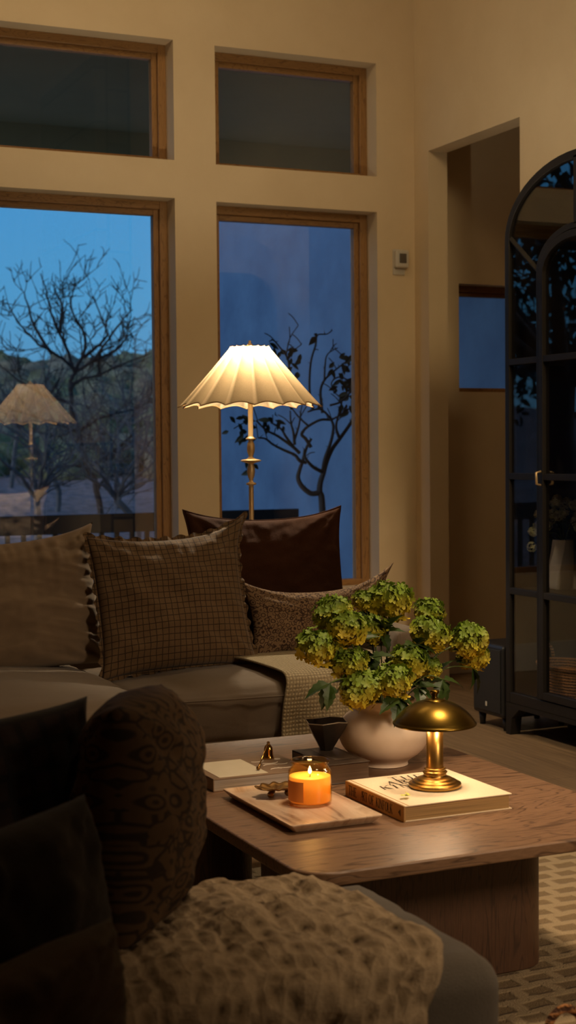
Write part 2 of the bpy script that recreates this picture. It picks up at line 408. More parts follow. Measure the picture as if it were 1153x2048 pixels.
# ------------------------------------------------------------------ outside
sbox('ground_deck', M['deck'], (-6, 7, WU+T+.01, 9.9, -.35, -.15))
sbox('ceiling_patio', M['patio'], (1.0, 5.3, WU+T+.01, 9.75, 3.36, 3.5))
sbox('beam_patio', M['patio'], (1.0, 5.3, 9.75, 10.0, 3.12, 3.5))
sbox('wall_stucco_outside', M['stucco'], (5.35, 5.55, 7.02, 15.2, -.6, 6.0))
rt = thing('deck_railing', 'black deck railing with a broad top band and square balusters outside the windows', 'railing', (0, 9.5, 0))
obj('top_rail', boxes((-4, 4.36, -.03, .03, .665, .79)), M['rail'], rt, bevel=.004)
for i in range(44):
    x = 4.30 - i*.105
    if x < -.4: break
    obj('baluster', boxes((x-.014, x+.014, -.014, .014, -.14, .665)), M['rail'], rt)
obj('bottom_rail', boxes((-4, 4.36, -.02, .02, -.13, -.09)), M['rail'], rt)
def terrain():
    bm = bmesh.new(); nx, ny = 90, 70
    g = []
    for j in range(ny+1):
        y = 10.2 + (j/ny)**1.6*110
        row = []
        for i in range(nx+1):
            x = -25 + i/nx*120*(.35+.65*j/ny) 
            d = math.hypot(x, y)
            h = -.35 if d < 16 else -.35 + (d-16)*.05
            if d > 38: h = .75 + (d-38)*.115 + .9*noise.noise(Vector((x*.05, y*.05, 0)))
            h = min(h, 4.5 + .6*noise.noise(Vector((x*.04, y*.04, 3)))) if d > 60 else h
            h += .12*fbm(Vector((x*.4, y*.4, 1)))
            row.append(bm.verts.new((x, y, h)))
        g.append(row)
    for j in range(ny):
        for i in range(nx): bm.faces.new((g[j][i], g[j][i+1], g[j+1][i+1], g[j+1][i]))
    return struct(obj('ground_hillside', bm, M['dgrass'], smooth=True))
terrain()
def hillbrush():
    m = NT('hill_brush'); v = m.co('Object')
    n1 = m.noise(v, 3.2, 8, .8); n2 = m.noise(v, .22, 3, .5)
    m.p(Base_Color=m.mix(.5, m.ramp(n1, [(.38, (60,62,44)), (.62, (245,232,186))]), m.ramp(n2, [(.35, (120,150,66)), (.6, (206,184,150))])), Roughness=1)
    m.bump(n1, 1, .4)
    bm = bmesh.new(); r = random.Random(3)
    for k in range(620):
        d = r.uniform(36, 80); s = r.uniform(.16, .62)   # slope v/u
        u = d/math.sqrt(1+s*s); x = s*u
        h = (.75+(d-38)*.115) if d < 60 else min(4.5, .75+(d-38)*.115)
        R = r.uniform(.6, 1.25)*(.6+.4*d/80)
        mt = Matrix.Translation((x, u, h+R*.2)) @ Matrix.Diagonal((R*1.2, R*1.2, R*.85, 1))
        res = bmesh.ops.create_icosphere(bm, subdivisions=3, radius=1, matrix=mt)
        for q in res['verts']:
            c = Vector((x, u, h)); dv = (q.co-c)
            q.co += dv*(.5*fbm(q.co*1.6, 4))
    o = obj('hillside_brush', bm, m.m, smooth=True)
    tag(o, 'dull green wooded brush covering the hillside below the dusk sky', 'brush', kind='stuff')
hillbrush()
# bare trees -------------------------------------------------
def branchy(bm, pts, r0, r1, level, rng, maxlev, dens, twl):
    sp = smoothpts(pts, 4); n = len(sp)
    for q in sp[1:]:
        q += Vector((rng.uniform(-1,1), rng.uniform(-1,1), rng.uniform(-1,1)))*r0*.35
    rs = [r0+(r1-r0)*i/(n-1) for i in range(n)]
    tube(bm, sp, rs, 5 if level == 0 else 3, False)
    if level >= maxlev: return
    L = sum((sp[i+1]-sp[i]).length for i in range(n-1))
    cnt = max(2, int(L*dens*(1.6 if level else 1)))
    for k in range(cnt):
        t = rng.uniform(.12, 1.0); i = min(n-2, int(t*(n-1)))
        p = sp[i]; d = (sp[i+1]-sp[i]).normalized()
        out = Vector((rng.gauss(0,1), rng.gauss(0,.8), rng.gauss(.35,.7))).normalized()
        dd = (d*.7+out*.85).normalized(); ln = twl*rng.uniform(.5, 1.25)*(.62**level); curve = Vector((rng.gauss(0,.35), rng.gauss(0,.3), rng.uniform(-.15,.6)))
        pp = [p.copy()]; cur = p.copy(); 
        for s_ in range(4):
            dd = (dd+curve*.28+Vector((rng.gauss(0,.13), rng.gauss(0,.13), rng.gauss(0,.13)))).normalized()
            cur = cur+dd*ln/4; pp.append(cur.copy())
        branchy(bm, pp, max(rs[i]*.5, .0075), .0045, level+1, rng, maxlev, dens, twl)
MT = [[(6.84,0.2),(6.74,0.63),(6.59,0.97),(6.45,1.5),(6.35,1.95),(6.34,2.21),(6.41,2.39)],[(6.41,2.39),(6.31,2.51),(6.06,2.67),(5.8,2.8),(5.59,2.97),(5.44,3.1),(5.31,3.32)],[(6.41,2.42),(6.29,2.78),(6.19,2.99),(6.07,3.29),(6.0,3.63),(5.91,3.88)],[(6.41,2.44),(6.53,2.68),(6.53,3.0),(6.37,3.2),(6.29,3.46),(6.35,3.72)],[(6.41,2.39),(6.66,2.58),(6.88,2.9),(7.1,3.22),(7.19,3.33)],[(6.55,2.63),(6.77,2.79),(6.93,2.98),(6.86,3.24),(6.74,3.58)],[(6.66,2.58),(6.99,2.69),(7.21,2.85),(7.38,3.02),(7.48,2.99)],[(6.34,2.21),(6.54,2.31),(6.8,2.37),(7.15,2.53),(7.57,2.7)],[(6.8,2.34),(6.79,2.69),(6.99,2.79)],[(6.06,2.67),(5.86,3.0),(5.73,3.36),(5.68,3.62)],[(6.19,2.99),(6.23,3.38),(6.08,3.71)],[(6.74,0.63),(6.9,0.78),(7.18,0.86),(7.58,1.01)],[(6.59,0.97),(6.3,1.0),(5.98,0.95),(5.77,1.06)],[(6.45,1.5),(6.75,1.68),(7.14,1.79),(7.62,1.9)],[(6.45,1.5),(6.13,1.63),(5.78,1.74),(5.42,1.89)],[(6.35,1.95),(5.92,2.07),(5.58,2.3),(5.32,2.53)],[(6.59,0.97),(6.96,1.15),(7.3,1.42),(7.53,1.68)]]
rng = random.Random(11); bm = bmesh.new()
for k, l in enumerate(MT):
    dy = 0
    pts = []
    yb = rng.uniform(-.5, .5)
    for i, (x, z) in enumerate(l):
        pts.append((x, 22+(0 if k == 0 else yb*i*.25), z))
    if k == 0: pts[0] = (6.86, 22, -.3)
    branchy(bm, pts, .055 if k == 0 else .03, .03 if k == 0 else .008, 0, rng, 3 if k else 1, 4.2 if k else 1.0, .62)
t = tag(obj('bare_tree', bm, M['bark']), 'tall bare tree with spreading twigs against the blue dusk sky', 'tree')
def wildtree(x, y, z, H, seed, mat, label, group=None, spread=.8):
    rng = random.Random(seed); bm = bmesh.new()
    top = Vector((x+rng.uniform(-.3,.3), y, z+H*.35))
    tube(bm, smoothpts([(x, y, z-.3), (x+.08, y, z+H*.15), top], 3), .05, 5, False)
    for k in range(9):
        a = rng.uniform(0, 2*PI); s = spread*H*rng.uniform(.3, .75); hh = H*rng.uniform(.5, 1)
        pts = [top, top+Vector((math.cos(a)*s*.35, math.sin(a)*s*.3, (hh-H*.35)*.35)), top+Vector((math.cos(a)*s*.8, math.sin(a)*s*.7, (hh-H*.35)*.6)), top+Vector((math.cos(a)*s, math.sin(a)*s, hh-H*.35))]
        branchy(bm, pts, .03, .008, 0, rng, 2, 4.2, .6)
    return tag(obj('bare_tree', bm, mat), label, 'tree', group)
G = 'bare shrubs on the slope behind the tall tree'
lb = 'low tangled bare tree with pale grey twigs on the slope'
for k, (x, y, z, H, s) in enumerate([(6.3, 19, -.1, 1.9, 1), (7.4, 21, -.05, 2.4, 2), (8.3, 26, .15, 2.6, 3), (6.9, 25, .2, 2.2, 4), (5.2, 20, -.1, 1.8, 5), (7.6, 31, .5, 3.2, 6), (11.0, 33, .6, 3.4, 7), (7.0, 37, .8, 3.4, 8)]):
    wildtree(x, y, z, H, s, M['bark2'], lb, G, .8)

def leafy_tree(x, y, H, seed, label):
    rng = random.Random(seed); T_ = thing('leafy_tree', label, 'tree', (x, y, -.35))
    bm = bmesh.new(); tube(bm, smoothpts([(0,0,0),(.1,0,H*.25),(0,.1,H*.45)], 4), [.22]*5+[.16]*4, 8)
    cl = []
    for k in range(9):
        a = rng.uniform(0, 2*PI); q = Vector((math.cos(a)*H*.42, math.sin(a)*H*.3, H*rng.uniform(.45, .95))); cl.append(q)
        tube(bm, smoothpts([(0,.1,H*.42), q*.55+Vector((0,0,H*.18)), q], 4), [.10-.01*i for i in range(9)], 6)
    obj('trunk', bm, M['bark'], T_, smooth=True); bm = bmesh.new()
    for q in cl:
        for k in range(420):
            p = q+Vector((rng.gauss(0,H*.11), rng.gauss(0,H*.09), rng.gauss(0,H*.07)))
            leafmesh(bm, p, Vector((rng.gauss(0,1), rng.gauss(0,1), rng.gauss(-.3,1))), Vector((rng.gauss(0,1),0,1)), rng.uniform(.14,.24), rng.uniform(.07,.11))
    obj('foliage', bm, M['leafdark'], T_)
# espaliered tree in front of the stucco wall -----------------
ST = [[(4.268,0.787),(4.262,0.888),(4.248,0.926),(4.256,0.989),(4.277,1.045),(4.299,1.114),(4.342,1.202),(4.399,1.271),(4.484,1.378),(4.502,1.423)],[(4.252,0.92),(4.192,0.912),(4.131,0.96),(4.108,1.016),(4.125,1.066),(4.153,1.128),(4.188,1.216),(4.228,1.272)],[(4.153,1.116),(4.105,1.129),(4.071,1.167),(3.996,1.198),(3.915,1.236),(3.861,1.274),(3.807,1.28)],[(4.105,1.179),(4.051,1.223),(3.942,1.292),(3.861,1.329),(3.788,1.391)],[(4.071,1.21),(4.01,1.285),(3.983,1.329),(3.943,1.36),(3.902,1.379)],[(4.071,1.235),(4.052,1.316),(4.025,1.379),(4.012,1.453)],[(4.065,1.254),(4.086,1.354),(4.087,1.453)],[(4.188,1.216),(4.154,1.272),(4.127,1.304),(4.176,1.353),(4.273,1.397),(4.343,1.397),(4.386,1.41),(4.471,1.454)],[(4.277,1.051),(4.187,1.09),(4.119,1.154),(4.105,1.204)],[(4.273,1.058),(4.285,1.139),(4.321,1.24),(4.336,1.315),(4.329,1.378),(4.274,1.441),(4.218,1.466),(4.135,1.447)],[(4.399,1.271),(4.368,1.341),(4.372,1.404),(4.401,1.517)],[(4.205,1.466),(4.185,1.566),(4.186,1.678),(4.201,1.791),(4.236,1.891),(4.251,1.954),(4.32,1.962),(4.362,1.988)],[(4.274,1.441),(4.261,1.579),(4.29,1.655),(4.346,1.705),(4.417,1.757),(4.481,1.802)],[(4.29,1.655),(4.305,1.755),(4.333,1.831),(4.418,1.876)],[(4.176,1.353),(4.107,1.416),(4.053,1.491)],[(4.053,1.466),(4.0,1.589),(4.035,1.739),(4.015,1.813),(3.975,1.861),(3.928,1.91),(3.894,1.903)],[(4.015,1.813),(4.03,1.924),(4.079,2.006)],[(4.018,1.788),(4.057,1.838),(4.126,1.889)],[(4.33,1.492),(4.415,1.517),(4.486,1.581),(4.494,1.644),(4.416,1.681),(4.36,1.643),(4.387,1.58),(4.457,1.53)]]
rt = thing('courtyard_tree', 'small crooked tree with few dark leaves before the blue stucco wall', 'tree', (4.27, 8.9, -.15))
bm = bmesh.new(); rng = random.Random(5)
thick = [.024,.021,.013,.012,.010,.010,.009,.013,.014,.013,.011,.009,.010,.007,.008,.009,.005,.006,.008]
for k, l in enumerate(ST):
    yb = rng.uniform(-.12, .12)
    pts = smoothpts([(x-4.27, (yb*i/len(l) if k else 0), z+.15) for i, (x, z) in enumerate(l)], 4)
    if k == 0: pts = [Vector((.01, 0, 0)), Vector((.0, 0, .4)), Vector((-.005, 0, .8))] + pts
    n = len(pts); tube(bm, pts, [thick[k]*(1-.6*i/n) for i in range(n)], 6)
    for i in range(3, n, 4):                       # short thorny spurs
        q = pts[i]; tube(bm, [q, q+Vector((rng.uniform(-.03,.03), rng.uniform(-.02,.02), rng.uniform(.005,.03)))], [.004,.001], 3, False)
    for q in range(2 if k > 1 else 0):             # fine twigs
        i = rng.randrange(n//2, n); a = pts[i]; d = Vector((rng.uniform(-.8,.8), rng.uniform(-.5,.5), rng.uniform(.1,.9)))*.13
        tube(bm, smoothpts([a, a+d*.5+Vector((0,0,.01)), a+d], 3), [.004]*6+[.0015], 3, False)
obj('trunk', bm, M['bark'], rt, smooth=True)
def leafmesh(bm, p, d, up, L, W, fold=.15, tip=1):
    d = d.normalized(); s = d.cross(up).normalized(); n = s.cross(d)
    prev = None
    ws = [0, .55, .95, 1, .8, .45, 0]
    k = len(ws)-1; rows = []
    for i, w in enumerate(ws):
        c = p+d*L*i/k - n*L*.25*(i/k)**2
        if w == 0: rows.append([bm.verts.new(c)])
        else: rows.append([bm.verts.new(c+s*W*w/2+n*W*fold*w), bm.verts.new(c), bm.verts.new(c-s*W*w/2+n*W*fold*w)])
    for a, b in zip(rows[:-1], rows[1:]):
        if len(a) == 1: bm.faces.new((a[0], b[0], b[1])); bm.faces.new((a[0], b[1], b[2]))
        elif len(b) == 1: bm.faces.new((a[0], b[0], a[1])); bm.faces.new((a[1], b[0], a[2]))
        else: bm.faces.new((a[0], b[0], b[1], a[1])); bm.faces.new((a[1], b[1], b[2], a[2]))
bm = bmesh.new()
lv = [(4.03,1.80,.09,9),(4.07,1.74,.07,6),(3.92,1.87,.06,4),(3.66,1.36,.08,8),(3.70,1.33,.06,6),(3.87,1.40,.05,5),(3.93,1.38,.05,4),(3.77,1.10,.05,5),(4.42,1.62,.12,16),(4.45,1.72,.10,10),(4.36,1.56,.08,6),(4.47,1.5,.06,5),(4.2,1.93,.03,2),(4.47,1.8,.05,5)]
for x, z, sp, n in lv:
    for i in range(n):
        p = Vector((x-4.27+rng.uniform(-sp,sp), rng.uniform(-.1,.1), z+.15+rng.uniform(-sp,sp)))
        d = Vector((rng.uniform(-1,1), rng.uniform(-.4,.4), rng.uniform(-1,.2)))
        leafmesh(bm, p, d, Vector((0,-1,.2)), rng.uniform(.05,.09), rng.uniform(.025,.04))
# twigs carrying the outlying leaf tufts
tube(bm, smoothpts([(3.788-4.27,.0,1.54),(3.72-4.27,0,1.53),(3.64-4.27,0,1.49)], 3), .004, 3, False)
tube(bm, smoothpts([(3.80-4.27,.0,1.43),(3.74-4.27,0,1.36),(3.77-4.27,0,1.24)], 3), .004, 3, False)
obj('foliage', bm, M['leafdark'], rt)
leafy_tree(-2.6, 13.5, 5.4, 3, 'dense leafy tree mirrored in the upper cabinet glass')
leafy_tree(-5.5, 21.0, 5.6, 4, 'second leafy tree farther off mirrored in the cabinet glass')

# ------------------------------------------------------------------ rug
def rug():
    bm = bmesh.new(); prism(bm, rrect(2.62, 2.75, .03), 0, .014)
    o = obj('area_rug', bm, M['rug'], bevel=.005); o.location = (1.6, 2.5, .001)
    tag(o, 'cream wool rug with rows of woven tan dashes under the coffee table', 'rug')
rug()

# ------------------------------------------------------------------ pillows
def pillow(name, w, h, t, mat, parent=None, n=44, sag=.02, ear=.07, wr=.006, seed=0, ruffle=0, puff=.5, piping=None, rmat=None, ears=None, back=None, gather=.003):
    bm = bmesh.new(); uvl = bm.loops.layers.uv.new('uv'); sd = Vector((seed*7.3, seed*3.1, 0))
    ears = ears or (1,1,1,1)   # tl tr bl br strength
    def pos(X, Y, side):
        ex = 1-abs(X)**2.2; ey = 1-abs(Y)**2.2
        th = (max(ex,0)*max(ey,0))**puff*t/2
        x = X*w/2*(1-ear*(1-Y*Y)); z = Y*h/2*(1-ear*(1-X*X))
        if Y > 0: z -= sag*Y*Y*(1-X*X)
        # corner pulls
        c = (abs(X)*abs(Y))**5
        k = ears[(0 if X < 0 else 1)+(0 if Y > 0 else 2)]
        x += math.copysign(c*.018*k, X); z += math.copysign(c*.018*k, Y)
        # wrinkles radiating from corners and edges
        ang = math.atan2(1-abs(Y)+.15, 1-abs(X)+.15)
        rr = math.hypot(1-abs(X), 1-abs(Y))
        wv = math.sin(ang*17+seed+X*2)*math.exp(-rr*2.2)*min(1, rr*5)
        nv = fbm(Vector((X*2.2, Y*2.2, side*5))+sd, 3)
        ed = min(1, 6*min(1-abs(X), 1-abs(Y)))
        th += (wv*wr + nv*wr*1.3)*ed
        # gathers running in from the seams
        gt = noise.noise(Vector((X*6.5+seed, Y*1.1, 3)))+.5*noise.noise(Vector((X*14+seed, Y*1.6, 7)))
        gs = noise.noise(Vector((X*1.3, Y*7.5+abs(X)*3.0+seed, 11)))+.5*noise.noise(Vector((X*1.8, Y*15+abs(X)*5, 13)))
        th += gather*3.2*(gt*math.exp(-(1-Y)*2.6)+gs*math.exp(-(1-abs(X))*3.2))*ed
        return Vector((x, -side*th, z + h/2))
    grids = []
    for side in (1, -1):
        g = [[bm.verts.new(pos(-1+2*i/n, -1+2*j/n, side)) for i in range(n+1)] for j in range(n+1)]
        grids.append(g)
        for j in range(n):
            for i in range(n):
                q = [(j,i),(j,i+1),(j+1,i+1),(j+1,i)]
                if side < 0: q = q[::-1]
                f = bm.faces.new([g[a][b] for a, b in q])
                f.material_index = 1 if (back and side < 0) else 0
                for lp, (a, b) in zip(f.loops, q): lp[uvl].uv = ((b/n)*w, (a/n)*h)
    bmesh.ops.remove_doubles(bm, verts=bm.verts, dist=1e-5)
    bmesh.ops.recalc_face_normals(bm, faces=bm.faces)
    me = bpy.data.meshes.new(name); bm.to_mesh(me); bm.free()
    o = link(name, me, [mat, back] if back else mat, parent, True)
    ring = []
    for s, fx in ((0, lambda k: (-1+2*k, -1)), (1, lambda k: (1, -1+2*k)), (2, lambda k: (1-2*k, 1)), (3, lambda k: (-1, 1-2*k))):
        for k in range(n): ring.append(fx(k/n))
    if piping:
        bm = bmesh.new(); pts = [pos(X, Y, 1) for X, Y in ring]; pts.append(pts[0])
        tube(bm, pts, .0035, 6, False); obj('piping', bm, piping, o, smooth=True)
    if ruffle:
        bm = bmesh.new(); uvl = bm.loops.layers.uv.new('uv'); rows = []
        m = len(ring)*3
        for k in range(m+1):
            a = k/3; i0 = int(a) % len(ring); i1 = (i0+1) % len(ring); f = a-int(a)
            X = ring[i0][0]*(1-f)+ring[i1][0]*f; Y = ring[i0][1]*(1-f)+ring[i1][1]*f
            p = pos(X, Y, 1); c = Vector((p.x, 0, p.z-h/2)); d = Vector((math.copysign(1, X) if abs(X) >= abs(Y) else X*.3, 0, math.copysign(1, Y) if abs(Y) >= abs(X) else Y*.3)).normalized()
            wob = math.sin(k*.55)*.5+math.sin(k*.21+seed)*.5
            rr = ruffle*(1+.35*math.sin(k*.33+1))
            row = []
            for q in range(4):
                t_ = q/3
                row.append(bm.verts.new(Vector((p.x, 0, p.z)) + d*rr*t_*1.0 + Vector((0, wob*ruffle*.75*t_**.7, 0)) + d*wob*.1*ruffle*t_))
            rows.append(row)
        for a, b in zip(rows[:-1], rows[1:]):
            for q in range(3):
                f = bm.faces.new((a[q], b[q], b[q+1], a[q+1]))
                for lp in f.loops: lp[uvl].uv = (lp.vert.co.x+w/2, lp.vert.co.z)
        obj('ruffle_edge', bm, rmat or mat, o, smooth=True)
    return o
def put(o, loc, tilt=0, roll=0, yaw=0):
    o.location = loc; o.rotation_euler = (rad(-tilt), rad(roll), rad(yaw)); return o

# ------------------------------------------------------------------ sofa
def softbox(name, x0, x1, y0, y1, z0, z1, mat, parent, puff=.02, r=.05, seed=0, wr=.004, n=40, crown=.02):
    """upholstered block: rounded box with a crowned top and soft wrinkles"""
    bm = bmesh.new()
    bmesh.ops.create_cube(bm, size=1)
    bmesh.ops.subdivide_edges(bm, edges=bm.edges[:], cuts=n, use_grid_fill=True)
    w, d, h = x1-x0, y1-y0, z1-z0; cx, cy, cz = (x0+x1)/2, (y0+y1)/2, (z0+z1)/2
    for v in bm.verts:
        q = Vector((v.co.x*w, v.co.y*d, v.co.z*h))
        lim = Vector((max(w/2-r, 0), max(d/2-r, 0), max(h/2-r, 0)))
        c = Vector((max(-lim.x, min(lim.x, q.x)), max(-lim.y, min(lim.y, q.y)), max(-lim.z, min(lim.z, q.z))))
        dv = q-c
        nn = dv.normalized() if dv.length > 1e-6 else Vector((0,0,0))
        if dv.length > 1e-6: q = c+nn*r
        X, Y, Z = v.co.x*2, v.co.y*2, v.co.z*2
        q += nn*puff*max(0, (1-X*X)*(1-Y*Y)+(1-X*X)*(1-Z*Z)+(1-Y*Y)*(1-Z*Z))*.6
        if v.co.z > 0: q.z += crown*(1-X*X)*(1-Y*Y)*2*v.co.z
        p = Vector((q.x*5+seed, q.y*5, q.z*5))
        edge = max(abs(X), abs(Y))**6
        q += nn*(fbm(p, 3)*wr + math.sin((q.x if abs(Y) > abs(X) else q.y)*55+seed+3*noise.noise(p))*wr*.5*edge*(1 if Z > -.2 else .2))
        v.co = q+Vector((cx, cy, cz))
    return obj(name, bm, mat, parent, smooth=True)
sofa = thing('sofa', 'long grey linen sofa with loose cushions below the windows', 'sofa', (1.0, 4.7, 0))
def S(name, x0, x1, y0, y1, z0, z1, **k):
    return softbox(name, x0-1.0, x1-1.0, y0-4.7, y1-4.7, z0, z1, M['sofa'], sofa, **k)
S('base', -.9, 2.46, 4.36, 5.08, .07, .27, puff=.0, r=.02, wr=.001, crown=0, n=24)
sc = S('seat_cushion', 1.42, 2.352, 4.285, 4.98, .275, .455, seed=3, r=.045, crown=.025, puff=.012)
S('seat_cushion', .30, 1.435, 4.07, 4.98, .275, .478, seed=9, r=.055, crown=.045, puff=.02)
S('seat_cushion', -.88, .29, 4.07, 4.98, .275, .478, seed=5, r=.055, crown=.04, puff=.02)
S('base', -.9, 1.40, 4.14, 4.40, .07, .27, puff=0, r=.02, wr=.001, crown=0, n=20)
S('back', -.9, 2.46, 4.99, 5.10, .10, .70, r=.04, puff=.004, n=30, crown=.0)
S('arm', 2.358, 2.47, 4.34, 5.0, .08, .60, r=.035, puff=.006, n=26, crown=0)
# piped seams on the cushion fronts
def seam(parent, pts, r=.0025):
    bm = bmesh.new(); tube(bm, smoothpts(pts, 5), r, 5, False); obj('seam_piping', bm, M['sofa'], parent, smooth=True)
seam(sc, [(.47, -.412, .432), (.9, -.432, .428), (1.32, -.412, .432)])
seam(sc, [(.47, -.412, .300), (.9, -.430, .297), (1.32, -.412, .300)])
for fx, fy in ((2.40, 4.42), (2.40, 5.0), (-.8, 4.42), (-.8, 5.0)):
    obj('leg', boxes((fx-1.03, fx-.97, fy-4.73, fy-4.67, 0, .075)), M['black'], sofa, bevel=.004)
# loose back cushions (part of the sofa)
def backcush(x, y, w, h, seed, tilt, yaw=0, roll=0):
    o = pillow('back_cushion', w, h, .22, M['cushion'], None, 90, .02, .03, .016, seed, puff=.36, ears=(.3,1.2,.3,.3), gather=.011)
    put(o, (x-1.0, y-4.7, .485), tilt, roll, yaw); o.parent = sofa
backcush(1.17, 4.76, .62, .45, 2, 12, 2, -3)
backcush(.42, 4.76, .74, .44, 6, 12)
backcush(-.36, 4.76, .74, .44, 8, 12)

p = put(pillow('ruffled_pillow', .515, .465, .17, M['grid'], None, 64, .020, .035, .010, 4, ruffle=.012, ears=(.3,2.4,.8,1.0)), (1.690, 4.61, .482), 17, -2.0, -2)
tag(p, 'large tan windowpane check pillow with a ruffled edge on the sofa', 'pillow')
p = put(pillow('velvet_pillow', .585, .495, .17, M['velvet'], None, 60, .022, .03, .012, 5, piping=M['velvet'], ears=(.9,.9,.5,.5), back=M['cushion'], gather=.006), (2.125, 4.83, .49), 10, 0, 0)
tag(p, 'dark rust brown velvet pillow standing tall at the sofa corner', 'pillow')
p = put(pillow('lumbar_pillow', .53, .235, .13, M['floral'], None, 60, .026, .05, .006, 6, ears=(2.2,3.2,1,1)), (2.235, 4.66, .505), 14, -1.0, 0)
tag(p, 'small brown floral lumbar pillow lying on the woven throw', 'pillow')

# woven throw over the seat corner -----------------------------
def sofa_throw():
    path = [(4.74,.497),(4.62,.505),(4.48,.505),(4.36,.497),(4.30,.488),(4.268,.468),(4.258,.44),(4.255,.40),(4.252,.34),(4.25,.28),(4.25,.235)]
    path = [(p.x, p.y) for p in smoothpts([(a, b, 0) for a, b in path], 5)]
    path = [(a, b) for a, b in path]
    n = 60; m = len(path); bm = bmesh.new(); uvl = bm.loops.layers.uv.new('uv'); g = []
    dist = [0]
    for i in range(1, m): dist.append(dist[-1]+math.hypot(path[i][0]-path[i-1][0], path[i][1]-path[i-1][1]))
    for i in range(m):
        row = []; f = i/(m-1)
        left = 1.87+.05*f + (.03*math.sin(f*5)); right = 2.345
        if f < .3: left -= .04*(.3-f)/.3
        for j in range(n+1):
            s = j/n; x = left+(right-left)*s
            drop = max(0, f-.4)
            fold = .010*math.sin(s*17+1.3)*drop*1.6 + .006*noise.noise(Vector((x*9, f*4, 0)))
            row.append(bm.verts.new((x, path[i][0]-abs(fold)*1.0-.002, path[i][1]+.003+.004*noise.noise(Vector((x*8, f*9, 2))))))
        g.append(row)
    for i in range(m-1):
        for j in range(n):
            f = bm.faces.new((g[i][j], g[i][j+1], g[i+1][j+1], g[i+1][j]))
            for lp, (a, b) in zip(f.loops, ((i,j),(i,j+1),(i+1,j+1),(i+1,j))): lp[uvl].uv = (b/n*.47, dist[a])
    o = obj('woven_throw', bm, M['weave'], smooth=True)
    sm = o.modifiers.new('s', 'SOLIDIFY'); sm.thickness = .006; sm.offset = 1
    tag(o, 'beige open weave throw with a fringe draped over the sofa seat', 'throw')
    bm = bmesh.new(); r = random.Random(2)
    for k in range(34):
        s = k/33; x = 1.925+.415*s; y = 4.238
        pts = smoothpts([(x, y, .238), (x+r.uniform(-.006,.006), y-.006, .215), (x+r.uniform(-.01,.01), y-.004, .185)], 3)
        tube(bm, pts, [.004,.0055,.005,.004,.004,.003,.002], 5)
    obj('fringe', bm, M['fringe'], o, smooth=True)
sofa_throw()

# ------------------------------------------------------------------ floor lamp
def floor_lamp():
    L = thing('floor_lamp', 'tall brass floor lamp with a pleated scalloped shade behind the sofa', 'lamp', (2.23, 5.28, 0))
    bs = M['brass_satin']
    obj('base', lathe([(0,0),(.14,0),(.14,.012),(.125,.02),(.04,.03),(.02,.05),(.0,.05)], 40), bs, L, smooth=True)
    prof = [(0,.05),(.012,.05),(.0105,.1),(.0095,1.055),(.0095,1.066),(.019,1.069),(.020,1.072),(.019,1.075),(.008,1.079),(.0075,1.088),(.0125,1.10),(.0155,1.118),(.0145,1.135),(.009,1.147),(.012,1.150),(.022,1.153),(.038,1.158),(.041,1.161),(.034,1.164),(.016,1.168),(.008,1.175),(.010,1.182),(.0145,1.195),(.0155,1.208),(.0135,1.225),(.0085,1.236),(.010,1.240),(.019,1.242),(.020,1.245),(.014,1.248),(.0095,1.254),(.0095,1.40),(.006,1.42),(.006,1.47),(0,1.47)]
    obj('pole', lathe(prof, 32), bs, L, smooth=True)
    # shade
    N = 16; sub = 12; K = N*sub; rows = 26
    z0, z1, r0, r1 = 1.366, 1.594, .276, .074
    def P(k, j, off=0):
        a = 2*PI*(k/K) + rad(3-67.7+11.25+11.25); t_ = j/rows
        ph = (k % sub)/sub; s = math.sin(PI*ph)
        r = r0+(r1-r0)*t_**.96
        r = r*(1-.105*s**.8*(1-.5*t_)) + off
        z = z0+(z1-z0)*t_ + s*.013*(1-t_)**2 + (.004*(1-s) if j == rows else 0)
        return Vector((r*math.cos(a), r*math.sin(a), z))
    bm = bmesh.new(); uvl = bm.loops.layers.uv.new('uv'); g = [[bm.verts.new(P(k, j)) for k in range(K)] for j in range(rows+1)]
    for j in range(rows):
        for k in range(K):
            f = bm.faces.new((g[j][k], g[j][(k+1) % K], g[j+1][(k+1) % K], g[j+1][k]))
            u0 = (k % sub)/sub; u1 = u0+1/sub
            for lp, uv in zip(f.loops, ((u0,j/rows),(u1,j/rows),(u1,(j+1)/rows),(u0,(j+1)/rows))): lp[uvl].uv = uv
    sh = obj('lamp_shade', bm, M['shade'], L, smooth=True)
    bm = bmesh.new(); tube(bm, [P(k % K, 0, .001) for k in range(K+1)], .0022, 5, False)
    obj('rim_binding', bm, M['shadetrim'], sh, smooth=True)
    bm = bmesh.new(); tube(bm, [P(k % K, rows, .001) for k in range(K+1)], .0018, 5, False)
    obj('rim_binding', bm, M['shadetrim'], sh, smooth=True)
    bm = bmesh.new()
    for k in range(3):
        a = k*2*PI/3; tube(bm, [(0,0,1.588), (.068*math.cos(a), .068*math.sin(a), 1.592)], .0016, 5)
    obj('shade_spider', bm, bs, L)
    obj('finial', lathe([(0,1.47),(.004,1.47),(.004,1.594),(.010,1.596),(.012,1.600),(.009,1.607),(.0045,1.609),(.006,1.613),(.0045,1.618),(0,1.620)], 24), bs, L, smooth=True)
    obj('bulb', lathe([(0,1.44),(.012,1.445),(.014,1.47),(.026,1.50),(.03,1.52),(.024,1.545),(0,1.555)], 20), M['bulb'], L, smooth=True)
floor_lamp()

